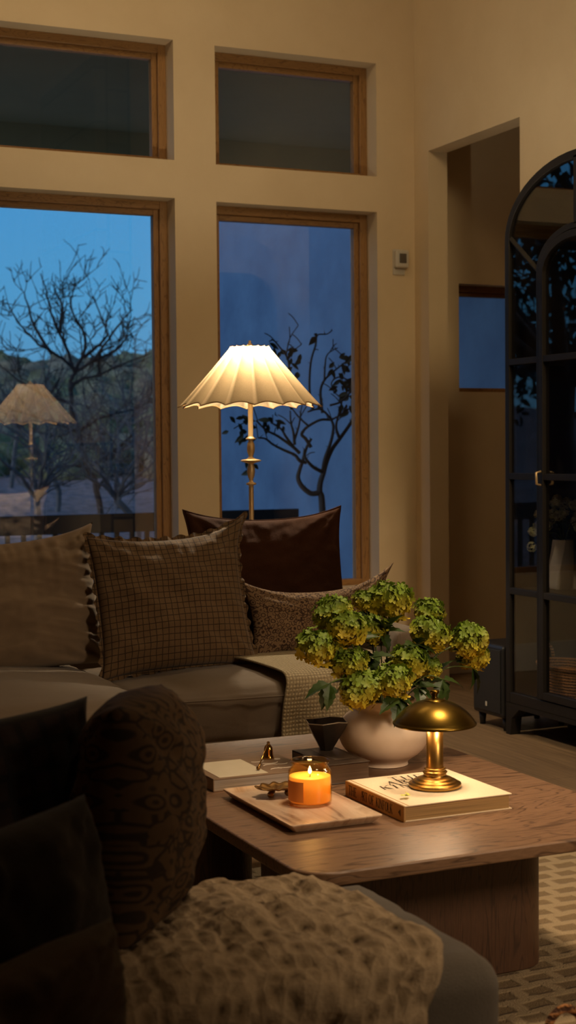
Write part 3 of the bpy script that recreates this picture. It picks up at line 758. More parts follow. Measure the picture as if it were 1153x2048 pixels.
# ------------------------------------------------------------------ coffee table
TZ = .38
def coffee_table():
    cx, cy = 1.635, 3.235
    T_ = thing('coffee_table', 'low dark oak coffee table with rounded corners standing on the rug', 'table', (cx, cy, 0))
    bm = bmesh.new(); prism(bm, rrect(.885, 1.31, .075, 10), TZ-.028, TZ)
    obj('tabletop', bm, M['table'], T_, bevel=.005, seg=3)
    bm = bmesh.new(); prism(bm, [(x-.038, y-.312) for x, y in rrect(.675, .18, .08, 10)], .016, TZ-.028)
    obj('leg', bm, M['tablefoot'], T_, bevel=.003)
    bm = bmesh.new(); prism(bm, [(x-.335, y+.265) for x, y in rrect(.17, .50, .06, 10)], .016, TZ-.028)
    obj('leg', bm, M['tablefoot'], T_, bevel=.003)
coffee_table()

# stroke lettering ---------------------------------------------
# each glyph: width and strokes (x0,y0,x1,y1,weight) ; 'o' = oval
GL = {
 'T': (.62, [(.31,0,.31,1,1),(.02,1,.60,1,.45),(.02,1,.02,.90,.4),(.60,1,.60,.90,.4),(.2,0,.42,0,.4)]),
 'H': (.66, [(.10,0,.10,1,1),(.56,0,.56,1,1),(.10,.52,.56,.52,.4),(.02,0,.18,0,.4),(.02,1,.18,1,.4),(.48,0,.64,0,.4),(.48,1,.64,1,.4)]),
 'E': (.52, [(.10,0,.10,1,1),(.02,0,.48,0,.45),(.02,1,.46,1,.45),(.10,.52,.36,.52,.4),(.48,0,.48,.12,.4),(.46,1,.46,.88,.4)]),
 'A': (.64, [(.32,1,.58,0,1),(.32,1,.06,0,.45),(.15,.36,.48,.36,.4),(0,0,.14,0,.4),(.48,0,.64,0,.4)]),
 'R': (.60, [(.10,0,.10,1,1),(.02,0,.18,0,.4),(.02,1,.34,1,.4),(.34,1,.46,.90,.8),(.46,.90,.48,.74,1),(.48,.74,.36,.54,.8),(.36,.54,.10,.52,.4),(.28,.52,.56,0,1)]),
 'O': (.66, 'o'),
 'F': (.50, [(.10,0,.10,1,1),(.02,0,.20,0,.4),(.02,1,.46,1,.45),(.10,.52,.36,.52,.4),(.46,1,.46,.88,.4)]),
 'K': (.64, [(.10,0,.10,1,1),(.02,0,.18,0,.4),(.02,1,.18,1,.4),(.10,.42,.54,1,.45),(.24,.58,.58,0,1),(.46,1,.62,1,.4),(.5,0,.66,0,.4)]),
 'I': (.26, [(.13,0,.13,1,1),(.04,0,.22,0,.4),(.04,1,.22,1,.4)]),
 'N': (.70, [(.10,0,.10,1,.45),(.10,1,.58,0,1),(.58,0,.58,1,.45),(.02,1,.12,1,.4),(.02,0,.18,0,.4),(.5,1,.66,1,.4)]),
 'L': (.50, [(.10,0,.10,1,1),(.02,1,.18,1,.4),(.02,0,.46,0,.45),(.46,0,.46,.14,.4)]),
 ' ': (.34, []),
}
def text_bm(bm, s, Mx, h, wt, sx=1.0, gap=.08, over={}):
    x = 0; zz = [0]
    for ch in s:
        w, st = GL[ch]
        def q(a, b, c, d, t_):
            p0 = Vector(((x+a*sx)*h, b*h, 0)); p1 = Vector(((x+c*sx)*h, d*h, 0)); dv = (p1-p0)
            if dv.length < 1e-9: return
            dn = dv.normalized(); nn = Vector((-dn.y, dn.x, 0))*wt*t_*h/2
            e = dn*wt*.2*h*.5
            zz[0] += 1e-6; up = Vector((0,0,zz[0]))
            vs = [bm.verts.new(Mx @ (v+up)) for v in (p0-nn-e, p1-nn+e, p1+nn+e, p0+nn-e)]
            bm.faces.new(vs)
        if st == 'o':
            n = 22
            for k in range(n):
                a0 = 2*PI*k/n; a1 = 2*PI*(k+1)/n
                t_ = .4+.6*abs(math.cos((a0+a1)/2))
                q(.33+.27*math.cos(a0), .5+.5*math.sin(a0), .33+.27*math.cos(a1), .5+.5*math.sin(a1), t_)
        else:
            for a in st: q(*a)
        x += (w*sx+gap) if ch not in over else over[ch]
    return x*h
def frame_mx(o, x, y):
    x = Vector(x).normalized(); y = Vector(y).normalized(); z = x.cross(y)
    m = Matrix((x, y, z)).transposed().to_4x4(); m.translation = Vector(o); return m

def kinfolk():
    x0, x1, y0, y1 = 1.567, 1.845, 2.862, 3.150; h = .036
    B = thing('hardcover_book', 'cream linen hardback with brown spine lettering beneath the brass table lamp', 'book', (x0, y0, TZ))
    w, d = x1-x0, y1-y0
    obj('cover', boxes((0, w, 0, d, h-.0028, h), (0, w, 0, d, 0, .0028)), M['kcover'], B, bevel=.0008)
    obj('spine', boxes((-.002, .003, .0, d, 0, h)), M['kspine'], B, bevel=.001)
    obj('pages', boxes((.003, w-.005, .005, d-.004, .0028, h-.0028)), M['pages'], B)
    # grooved joint
    obj('joint', boxes((.009, .0115, .0005, d-.0005, h, h+.0004)), M['kspine'], B)
    # spine lettering reads from the far end towards the near end
    for word, off, sx, gp, ov in (('THE', .018, 1.02, .08, {}), ('ART', .081, .95, .02, {'A': .42}), ('OF', .121, 1.0, .08, {}), ('KINFOLK', .157, .88, .05, {})):
        bm = bmesh.new(); text_bm(bm, word, frame_mx((-.0024, d-off, .0075), (0,-1,0), (0,0,1)), .021, .15, sx, gp, ov)
        obj('spine_word', bm, M['ink'], B)
    bm = bmesh.new(); Mx = frame_mx((-.0024, .020, .018), (0,-1,0), (0,0,1))
    vs = [bm.verts.new(Mx @ Vector((a, b, 0))) for a, b in [(-.006,0),(.005,.0085),(.005,-.0085)]]; bm.faces.new(vs)
    obj('spine_emblem', bm, M['ink'], B)
    z = h+.0008
    for word, px, py, sx, gp in (('THE', .095, .232, 1.15, .25), ('ART', .068, .196, 1.1, .25), ('OF', .165, .196, 1.1, .25), ('KINFOLK', .034, .160, 1.1, .22)):
        bm = bmesh.new(); text_bm(bm, word, frame_mx((px, py, z), (1,0,0), (.12,1,0)), .034, .10, sx, gp)
        obj('cover_word', bm, M['ink_thin'], B)
kinfolk()
def table_lamp():
    L = thing('table_lamp', 'small brass dome lamp standing on the cream hardback', 'lamp', (1.722, 2.998, TZ+.0368))
    br = M['brass']
    ba = obj('base', lathe([(0,0),(.059,0),(.0605,.0015),(.061,.003),(.061,.008),(.0605,.0092),(.059,.010),(.054,.0112),(.0525,.012),(.0515,.0145),(.050,.0155),(.044,.0165),(.0425,.0175),(.041,.020),(.039,.0212),(.032,.0225),(.0285,.0245),(.0265,.0255),(.0262,.031),(.0268,.032),(.0285,.0335),(.0288,.0355),(.0270,.037),(.0245,.0378),(.0242,.040),(.0252,.0412),(.0252,.0432),(.0235,.0445),(.021,.045),(0,.045)], 72), br, L, smooth=True)
    obj('stem', lathe([(.0195,.044),(.0195,.16),(0,.16)], 48), br, L, smooth=True)
    R = .0955; Hh = .056; z0 = .1475
    prof = [(R+.0015, z0-.001), (R+.002, z0+.0015), (R-.001, z0+.003)]
    Rc = (R*R+Hh*Hh)/(2*Hh)
    for k in range(1, 24):
        r_ = (R-.0015)*(1-(k/24)**1.25); prof.append((r_, z0+.002+math.sqrt(Rc*Rc-r_*r_)-(Rc-Hh)-.002*(k/24)))
    prof.append((.004, z0+Hh))
    inner = [(max(r-.0015, .003), z-.0018) for r, z in prof[::-1]]
    obj('dome_shade', lathe(prof+inner, 72), M['brass_dark'], L, smooth=True)
    obj('finial', lathe([(.0,z0+Hh-.003),(.026,z0+Hh-.0045),(.026,z0+Hh-.002),(.014,z0+Hh+.001),(.008,z0+Hh+.003),(.0065,z0+Hh+.006),(.007,z0+Hh+.011),(.011,z0+Hh+.015),(.0115,z0+Hh+.019),(.0095,z0+Hh+.0215),(0,z0+Hh+.022)], 32), M['brass_dark'], L, smooth=True)
    d = bpy.data.lights.new('table_lamp_light', 'POINT'); d.energy = .60; d.color = (1,.72,.45); d.shadow_soft_size = .012
    for k in range(3):
        a = k*2*PI/3+.5
        o = bpy.data.objects.new('table_lamp_light', d); C.objects.link(o); o.location = (1.722+.046*math.cos(a), 2.998+.046*math.sin(a), TZ+.0368+z0+.014)
table_lamp()
# fallen floret
def floret(bm, c, nrm, s, rng, npet=5):
    nrm = nrm.normalized(); a = nrm.orthogonal().normalized(); b = nrm.cross(a); ph = rng.uniform(0, 2*PI)
    for k in range(npet):
        th = ph+2*PI*k/npet+rng.uniform(-.12,.12)
        d = a*math.cos(th)+b*math.sin(th); e = nrm.cross(d); cup = rng.uniform(.05,.35); L = s*rng.uniform(.85,1.15)
        base = bm.verts.new(c)
        p1 = bm.verts.new(c+d*L*.5-e*L*.34+nrm*L*cup*.4); p2 = bm.verts.new(c+d*L*.5+e*L*.34+nrm*L*cup*.4); pm = bm.verts.new(c+d*L*.58+nrm*L*cup*.15)
        q1 = bm.verts.new(c+d*L*.93-e*L*.30+nrm*L*cup*.9); q2 = bm.verts.new(c+d*L*.93+e*L*.30+nrm*L*cup*.9); qm = bm.verts.new(c+d*L*1.08+nrm*L*cup*.6)
        bm.faces.new((base, p1, pm)); bm.faces.new((base, pm, p2)); bm.faces.new((p1, q1, qm, pm)); bm.faces.new((pm, qm, q2, p2))
bm = bmesh.new(); rg = random.Random(4)
floret(bm, Vector((0,0,.004)), Vector((.1,0,1)), .011, rg); floret(bm, Vector((.008,.002,.006)), Vector((.5,-.3,1)), .008, rg)
o = obj('fallen_floret', bm, M['petal']); o.location = (1.602, 2.925, TZ+.0385)
tag(o, 'tiny yellow floret fallen onto the cream book cover', 'petal')

# tray -----------------------------------------------------------
def tray():
    cx, cy = 1.408, 3.068; w, d = .222, .392
    bm = bmesh.new(); r = .006
    def ring(ww, dd, z, rr): return [bm.verts.new((x, y, z)) for x, y in rrect(ww, dd, rr, 3)]
    rs = [ring(w-.036, d-.036, 0, r), ring(w-.03, d-.03, .001, r), ring(w, d, .017, r), ring(w, d, .020, r), ring(w-.010, d-.010, .020, r), ring(w-.034, d-.034, .011, r)]
    for a, b in zip(rs[:-1], rs[1:]):
        for i in range(len(a)): bm.faces.new((a[i], a[(i+1) % len(a)], b[(i+1) % len(b)], b[i]))
    bm.faces.new(rs[0][::-1]); bm.faces.new(rs[-1])
    o = obj('serving_tray', bm, M['marble'], bevel=.0008); o.location = (cx, cy, TZ+.0005)
    tag(o, 'rectangular veined marble tray holding the lit candle', 'tray')
tray()
# candle -----------------------------------------------------------
def candle():
    K = thing('jar_candle', 'lit candle in a round amber glass jar on the marble tray', 'candle', (1.436, 3.072, TZ+.0118))
    out = [(0,0),(.040,0),(.0455,.003),(.047,.008),(.047,.070),(.0455,.077),(.0415,.083),(.0395,.087),(.0395,.094),(.0425,.0955),(.0430,.0985),(.0415,.1005),(.0395,.1005),(.0375,.098),(.0370,.088),(.039,.084),(.0435,.076),(.0448,.070),(.0448,.010),(.043,.006),(0,.005)]
    K.scale = (1.07, 1.07, 1.0)
    obj('glass_jar', lathe(out, 64), M['amber'], K, smooth=True)
    obj('wax', lathe([(0,.0055),(.0425,.0065),(.0443,.011),(.0443,.064),(.043,.0645),(.035,.0625),(.012,.061),(0,.061)], 56), M['wax'], K, smooth=True)
    bm = bmesh.new(); tube(bm, [(0,0,.060),(.0008,0,.066),(.002,0,.070)], .0009, 5); obj('wick', bm, M['wick'], K)
    obj('flame', lathe([(0,.0675),(.0028,.070),(.0042,.0735),(.0036,.078),(.0016,.0835),(0,.087)], 16), M['flame'], K, smooth=True)
    bm = bmesh.new(); n = 14; vs = []
    for i in range(n+1):
        a = rad(200-62*i/n+8); vs.append((bm.verts.new((.0474*math.cos(a), .0474*math.sin(a), .012)), bm.verts.new((.0474*math.cos(a), .0474*math.sin(a), .058))))
    for a, b in zip(vs[:-1], vs[1:]): bm.faces.new((a[0], b[0], b[1], a[1]))
    la = obj('label', bm, M['amberlabel'], K, smooth=True)
    la.rotation_euler = (0,0,rad(20))
    d = bpy.data.lights.new('candle_light', 'POINT'); d.energy = .24; d.color = (1,.66,.32); d.shadow_soft_size = .006
    o = bpy.data.objects.new('candle_light', d); C.objects.link(o); o.location = (1.436, 3.072, TZ+.0118+.092)
candle()
def leaf_dish():
    D = thing('footed_dish', 'small scalloped brass dish on ball feet behind the candle jar', 'dish', (1.397, 3.172, TZ+.0118))
    bm = bmesh.new(); K = 72; rows = 8; g = []
    c = bm.verts.new((0,0,.0165))
    for j in range(1, rows+1):
        t_ = j/rows; row = []
        for k in range(K):
            a = 2*PI*k/K; r = .046*t_*(1+.06*t_*math.cos(9*a))*(1+.12*math.cos(2*a))
            row.append(bm.verts.new((r*math.cos(a), r*math.sin(a)*.85, .0165+.008*t_**3+.002*t_*math.cos(9*a))))
        g.append(row)
    for k in range(K): bm.faces.new((c, g[0][k], g[0][(k+1) % K]))
    for j in range(rows-1):
        for k in range(K): bm.faces.new((g[j][k], g[j+1][k], g[j+1][(k+1) % K], g[j][(k+1) % K]))
    o = obj('dish', bm, M['bell_matte'], D, smooth=True); s = o.modifiers.new('s', 'SOLIDIFY'); s.thickness = .0015
    for a in (90, 210, 330):
        a = rad(a+125)
        obj('foot', lathe([(0,-.0078)]+[(.0078*math.sin(PI*k/10), -.0078*math.cos(PI*k/10)) for k in range(1, 10)]+[(0,.0078)], 18, off=(.026*math.cos(a), .022*math.sin(a), .0082)), M['bell_matte'], D, smooth=True)
M['bell_matte'] = simple('brushed_bronze', (140,106,60), (120,88,48), 30, .4, .9)
leaf_dish()
# left book ---------------------------------------------------------
def left_book():
    x0, x1, y0, y1 = 1.296, 1.558, 3.322, 3.525; h = .030; w, d = x1-x0, y1-y0
    B = thing('coffee_table_book', 'taupe art book with a cream cover panel under the candle snuffer', 'book', (x0, y0, TZ+.0003))
    obj('cover', boxes((0,w,0,d,h-.002,h), (0,w,0,d,0,.002), (0,.003,0,d,0,h)), M['taupe'], B, bevel=.0006)
    obj('pages', boxes((.003,w-.003,.0025,d-.003,.002,h-.002)), M['pages2'], B)
    obj('cover_panel', boxes((.022,.150,.012,d-.012,h,h+.0005)), M['cream_paper'], B)
    for cx, cy, r, a0, a1 in ((.178,.150,.018,200,340),(.200,.122,.022,190,350),(.190,.085,.020,20,170),(.215,.060,.022,200,340),(.185,.040,.015,10,170),(.235,.150,.008,0,360),(.225,.098,.014,200,350)):
        bm = bmesh.new(); tube(bm, [(cx+r*math.cos(rad(a0+(a1-a0)*k/12)), cy+r*.7*math.sin(rad(a0+(a1-a0)*k/12)), h+.0004) for k in range(13)], .0011, 4)
        obj('cover_flourish', bm, M['white_ink'], B)
    S_ = thing('candle_snuffer', 'little brass bell snuffer with a thin ball tipped handle on the taupe book', 'snuffer', (1.514, 3.489, TZ+h+.0008))
    obj('bell', lathe([(.0135,0),(.0145,.001),(.0135,.004),(.0120,.010),(.0115,.022),(.0105,.029),(.006,.035),(.0035,.038),(.0045,.0405),(.0035,.043),(0,.044),(0,.0425),(.002,.037),(.0095,.028),(.0105,.022),(.011,.010),(.0125,.002)], 32), M['bell'], S_, smooth=True)
    bm = bmesh.new(); tube(bm, [(0,-.002,.0425), (-.006,-.012,.041), (-.078,-.118,.0075)], [.0016,.0018,.0016], 8)
    obj('handle', bm, M['bell'], S_, smooth=True)
    obj('ball_tip', lathe([(0,-.0055)]+[(.0055*math.sin(PI*k/8), -.0055*math.cos(PI*k/8)) for k in range(1,8)]+[(0,.0055)], 16, off=(-.080,-.121,.0058)), M['bell_matte'], S_, smooth=True)
left_book()
def right_book():
    x0, x1, y0, y1 = 1.572, 1.690, 3.262, 3.470; h = .050; w, d = x1-x0, y1-y0
    B = thing('coffee_table_book', 'thick dark book with a grey cover picture under the pewter bowl', 'book', (x0, y0, TZ+.0003))
    obj('cover', boxes((0,w,0,d,h-.003,h), (0,w,0,d,0,.003), (0,.004,0,d,0,h)), M['coverdark'], B, bevel=.0008)
    obj('pages', boxes((.004,w-.003,.003,d-.004,.003,h-.003)), M['pages_d'], B)
    obj('cover_picture', boxes((.045,w-.012,.05,d-.02,h,h+.0005)), M['photo'], B)
M['pages_d'] = pages('page_block_dark', (120,96,76))
right_book()
def bowl():
    D = thing('faceted_bowl', 'dark pewter bowl with a pale angular rim on the thick dark book', 'bowl', (1.650, 3.428, TZ+.0515))
    N = 8; bm = bmesh.new(); M2 = Matrix.Rotation(rad(10), 4, 'Z')
    prof = [(0,0),(.017,0),(.019,.006),(.036,.036),(.056,.074)]
    inn = [(.054,.074),(.034,.038),(.016,.010),(0,.008)]
    lathe(prof+inn, N, bm, M=M2)
    for v in bm.verts:
        a = math.atan2(v.co.y, v.co.x); v.co.z += .004*math.sin(3*a)*(v.co.z/.075)
    obj('body', bm, M['bowl'], D, bevel=.0015)
    bm = bmesh.new(); pts = []
    for k in range(N+1):
        p = M2 @ Vector((.055*math.cos(2*PI*k/N), .055*math.sin(2*PI*k/N), .0745)); a = math.atan2(p.y, p.x); p.z += .004*math.sin(3*a); pts.append(p)
    tube(bm, pts, .0014, 6, False); obj('rim', bm, M['bowl_rim'], D)
bowl()
# vase ---------------------------------------------------------------
VX, VY = 1.815, 3.425
def big_vase():
    prof = [(0,0),(.056,0),(.060,.003),(.061,.009),(.070,.017),(.090,.031),(.106,.050),(.1145,.072),(.1155,.090),(.110,.109),(.099,.124),(.085,.135),(.076,.141),(.073,.146),(.074,.153),(.078,.161),(.0785,.166),(.076,.168),(.072,.166),(.068,.155),(.067,.146),(.077,.134),(.096,.117),(.106,.094),(.105,.070),(.090,.045),(.055,.022),(0,.018)]
    sp = [(p.x, p.y) for p in smoothpts([(a, b, 0) for a, b in prof], 3)]
    sp = [(max(0,a), max(0,b)) for a, b in sp]
    bm = lathe(sp, 72)
    for v in bm.verts:
        n = noise.noise(v.co*16)*.0015; v.co.x += v.co.x*n*6; v.co.y += v.co.y*n*6
    o = obj('round_vase', bm, M['pot'], smooth=True); o.location = (VX, VY, TZ+.0005); o.scale = (1.03, 1.03, 1.03)
    tag(o, 'squat round cream ceramic vase filled with green flowers on the coffee table', 'vase')
big_vase()
def head_mesh(seed, R=.045):
    r = random.Random(seed); bm = bmesh.new(); n = 125
    for k in range(n):
        z = 1-2*(k+.5)/n; a = k*2.39996; q = Vector((math.sqrt(1-z*z)*math.cos(a), math.sqrt(1-z*z)*math.sin(a), z))
        rr = R*(.82+.22*r.random())*(1+.25*noise.noise(q*2+Vector((seed,0,0))))
        q2 = Vector((q.x, q.y, q.z*.88))
        floret(bm, q2*rr, q+Vector((r.uniform(-.6,.6), r.uniform(-.6,.6), r.uniform(-.6,.6))), R*r.uniform(.23,.30), r)
    me = bpy.data.meshes.new('flower_head'); bm.to_mesh(me); bm.free(); me.materials.append(M['floret'])
    for p in me.polygons: p.use_smooth = True
    return me
HM = [head_mesh(s) for s in (1, 2, 3)]
def vleaf(bm, p, d, up, L, W):
    """lobed viburnum leaf with a toothed outline"""
    d = d.normalized(); s = d.cross(up)
    s = s.normalized() if s.length > 1e-4 else d.orthogonal().normalized(); n = s.cross(d)
    out = [(0,0),(.10,.10),(.18,.34),(.30,.50),(.40,.36),(.52,.44),(.60,.30),(.74,.28),(.80,.16),(1.0,0)]
    mid = []
    for sg in (1, -1):
        prev = None
        for (t_, w_) in out:
            c = p+d*L*t_-n*L*.35*t_*t_
            m_ = bm.verts.new(c); e = bm.verts.new(c+s*sg*W*w_+n*W*w_*.25)
            if prev: 
                try: bm.faces.new((prev[0], m_, e, prev[1]))
                except Exception: pass
            prev = (m_, e)
# centre x, y, z, radius
HD = [(1.867,3.48,.800,.050,'high green viburnum flower, topmost of the bunch'),
      (1.670,3.42,.780,.046,'green viburnum flower highest on the left of the bunch'),
      (1.682,3.37,.749,.046,'yellow green viburnum flower in front of the floral pillow'),
      (1.608,3.39,.704,.045,'viburnum flower reaching furthest left, above the woven throw'),
      (1.801,3.46,.729,.036,'small viburnum flower in the middle, below the topmost one'),
      (1.979,3.47,.764,.037,'small green viburnum flower before the pale doorway jamb'),
      (1.954,3.42,.712,.047,'large viburnum flower standing right above the dome lamp'),
      (2.068,3.42,.690,.045,'green viburnum flower furthest right, in front of the black box'),
      (2.106,3.45,.640,.038,'yellow viburnum flower low on the right spray'),
      (1.684,3.36,.659,.041,'dusky viburnum flower left of the dark leaves'),
      (1.697,3.33,.599,.048,'bright yellow viburnum flower hanging over the vase shoulder'),
      (1.860,3.37,.650,.044,'viburnum flower in the centre front of the bunch'),
      (1.786,3.32,.614,.043,'bright viburnum flower resting on the vase lip'),
      (1.942,3.40,.626,.026,'smallest viburnum flower, just above the lamp dome'),
      (1.805,3.51,.800,.028,'little half hidden viburnum flower behind the pillow tip')]
rng = random.Random(21)
for k, (x, y, z, r, lab) in enumerate(HD):
    base = Vector((VX+(x-VX)*.13, VY+(y-VY)*.2+rng.uniform(-.015,.015), TZ+.075))
    neck = Vector((VX+(x-VX)*.22, VY+(y-VY)*.25, TZ+.162)); top = Vector((x, y, z))
    if (neck-Vector((VX,VY,neck.z))).length > .05: neck = Vector((VX,VY,neck.z))+(neck-Vector((VX,VY,neck.z))).normalized()*.05
    st = thing('viburnum_stem', lab, 'flower', base)
    mid = neck.lerp(top, .5)+Vector((0,0,.02+.02*rng.random()))
    bm = bmesh.new(); tube(bm, [q-base for q in smoothpts([base, neck, mid, top], 5)], .0022, 6)
    obj('stem', bm, M['stem'], st, smooth=True)
    h = bpy.data.objects.new('flower_head', HM[k % 3]); C.objects.link(h); h.parent = st
    h.location = top-base; h.scale = (r/.045*1.07,)*3; h.rotation_euler = (rng.uniform(-.25,.25), rng.uniform(-.25,.25), rng.uniform(0,6))
    bm = bmesh.new()
    for q in range(3):
        tt = (.3, .5, .75)[q]; p0 = neck.lerp(top, tt)+Vector((0,0,.012))
        d = Vector((rng.uniform(-1,1), rng.uniform(-1,.6), rng.uniform(-.5,.5))); d = (d+(top-neck).normalized()*.5).normalized()
        bm = bmesh.new(); vleaf(bm, p0-base, d, Vector((rng.uniform(-.3,.3), -.4, 1)), rng.uniform(.05,.075), rng.uniform(.03,.045))
        obj('leaf', bm, M['leaf'], st)
# outlying leafy sprigs
SP = [((1.60,3.30,.625),'leafy green sprig drooping left of the vase over the throw',[(-.5,-.2,-.8),(-.9,.1,-.2),(-.3,-.5,-.9)]),
      ((1.785,3.29,.575),'dark leaf sprig lying over the front lip of the vase',[(-.4,-.6,-.6),(.3,-.6,-.7),(-.9,-.3,-.2),(.8,-.3,-.3)]),
      ((1.955,3.36,.600),'leaf sprig hanging just right of the vase neck above the lamp finial',[(.3,-.3,-1),(.8,0,-.1),(-.4,-.3,-.7)]),
      ((2.08,3.42,.615),'single leaf sprig beneath the right hand flowers',[(.2,-.1,-1),(.6,.1,-.8)]),
      ((1.82,3.45,.720),'dark leaf cluster at the heart of the flower bunch',[(0,-.6,.5),(.6,-.5,.3),(-.6,-.5,.2),(.2,-.6,-.5),(-.3,-.4,.9),(.5,-.3,.8)]),
      ((1.76,3.40,.665),'dark leaf cluster left of centre between the flowers',[(0,-.7,.2),(.7,-.5,.3),(-.6,-.5,-.3),(.2,-.6,-.6),(-.5,-.4,.7)]),
      ((1.90,3.40,.69),'dark leaf cluster left of the large flower above the lamp',[(0,-.6,.5),(.8,-.4,-.2),(-.6,-.5,.2),(.4,-.6,-.5)]),
      ((1.88,3.36,.585),'green leaf sprig over the right lip of the vase',[(.6,-.5,-.4),(-.2,-.7,-.4),(.9,-.1,.2)])]
for k, (tp, lab, dirs) in enumerate(SP):
    top = Vector(tp); base = Vector((VX+.01*math.cos(k*2), VY+.03*math.sin(k), TZ+.09)); neck = Vector((VX+(top.x-VX)*.22, VY+(top.y-VY)*.3, TZ+.166))
    st = thing('leafy_sprig', lab, 'foliage', base)
    bm = bmesh.new(); tube(bm, [q-base for q in smoothpts([base, neck, neck.lerp(top,.6)+Vector((0,0,.03)), top], 4)], .0017, 5); obj('stem', bm, M['stem'], st, smooth=True)
    bm = bmesh.new()
    for d in dirs:
        bm = bmesh.new(); vleaf(bm, top-base, Vector(d), Vector((.1,-.3,1)), rng.uniform(.055,.08), rng.uniform(.038,.05))
        obj('leaf', bm, M['leaf'], st)

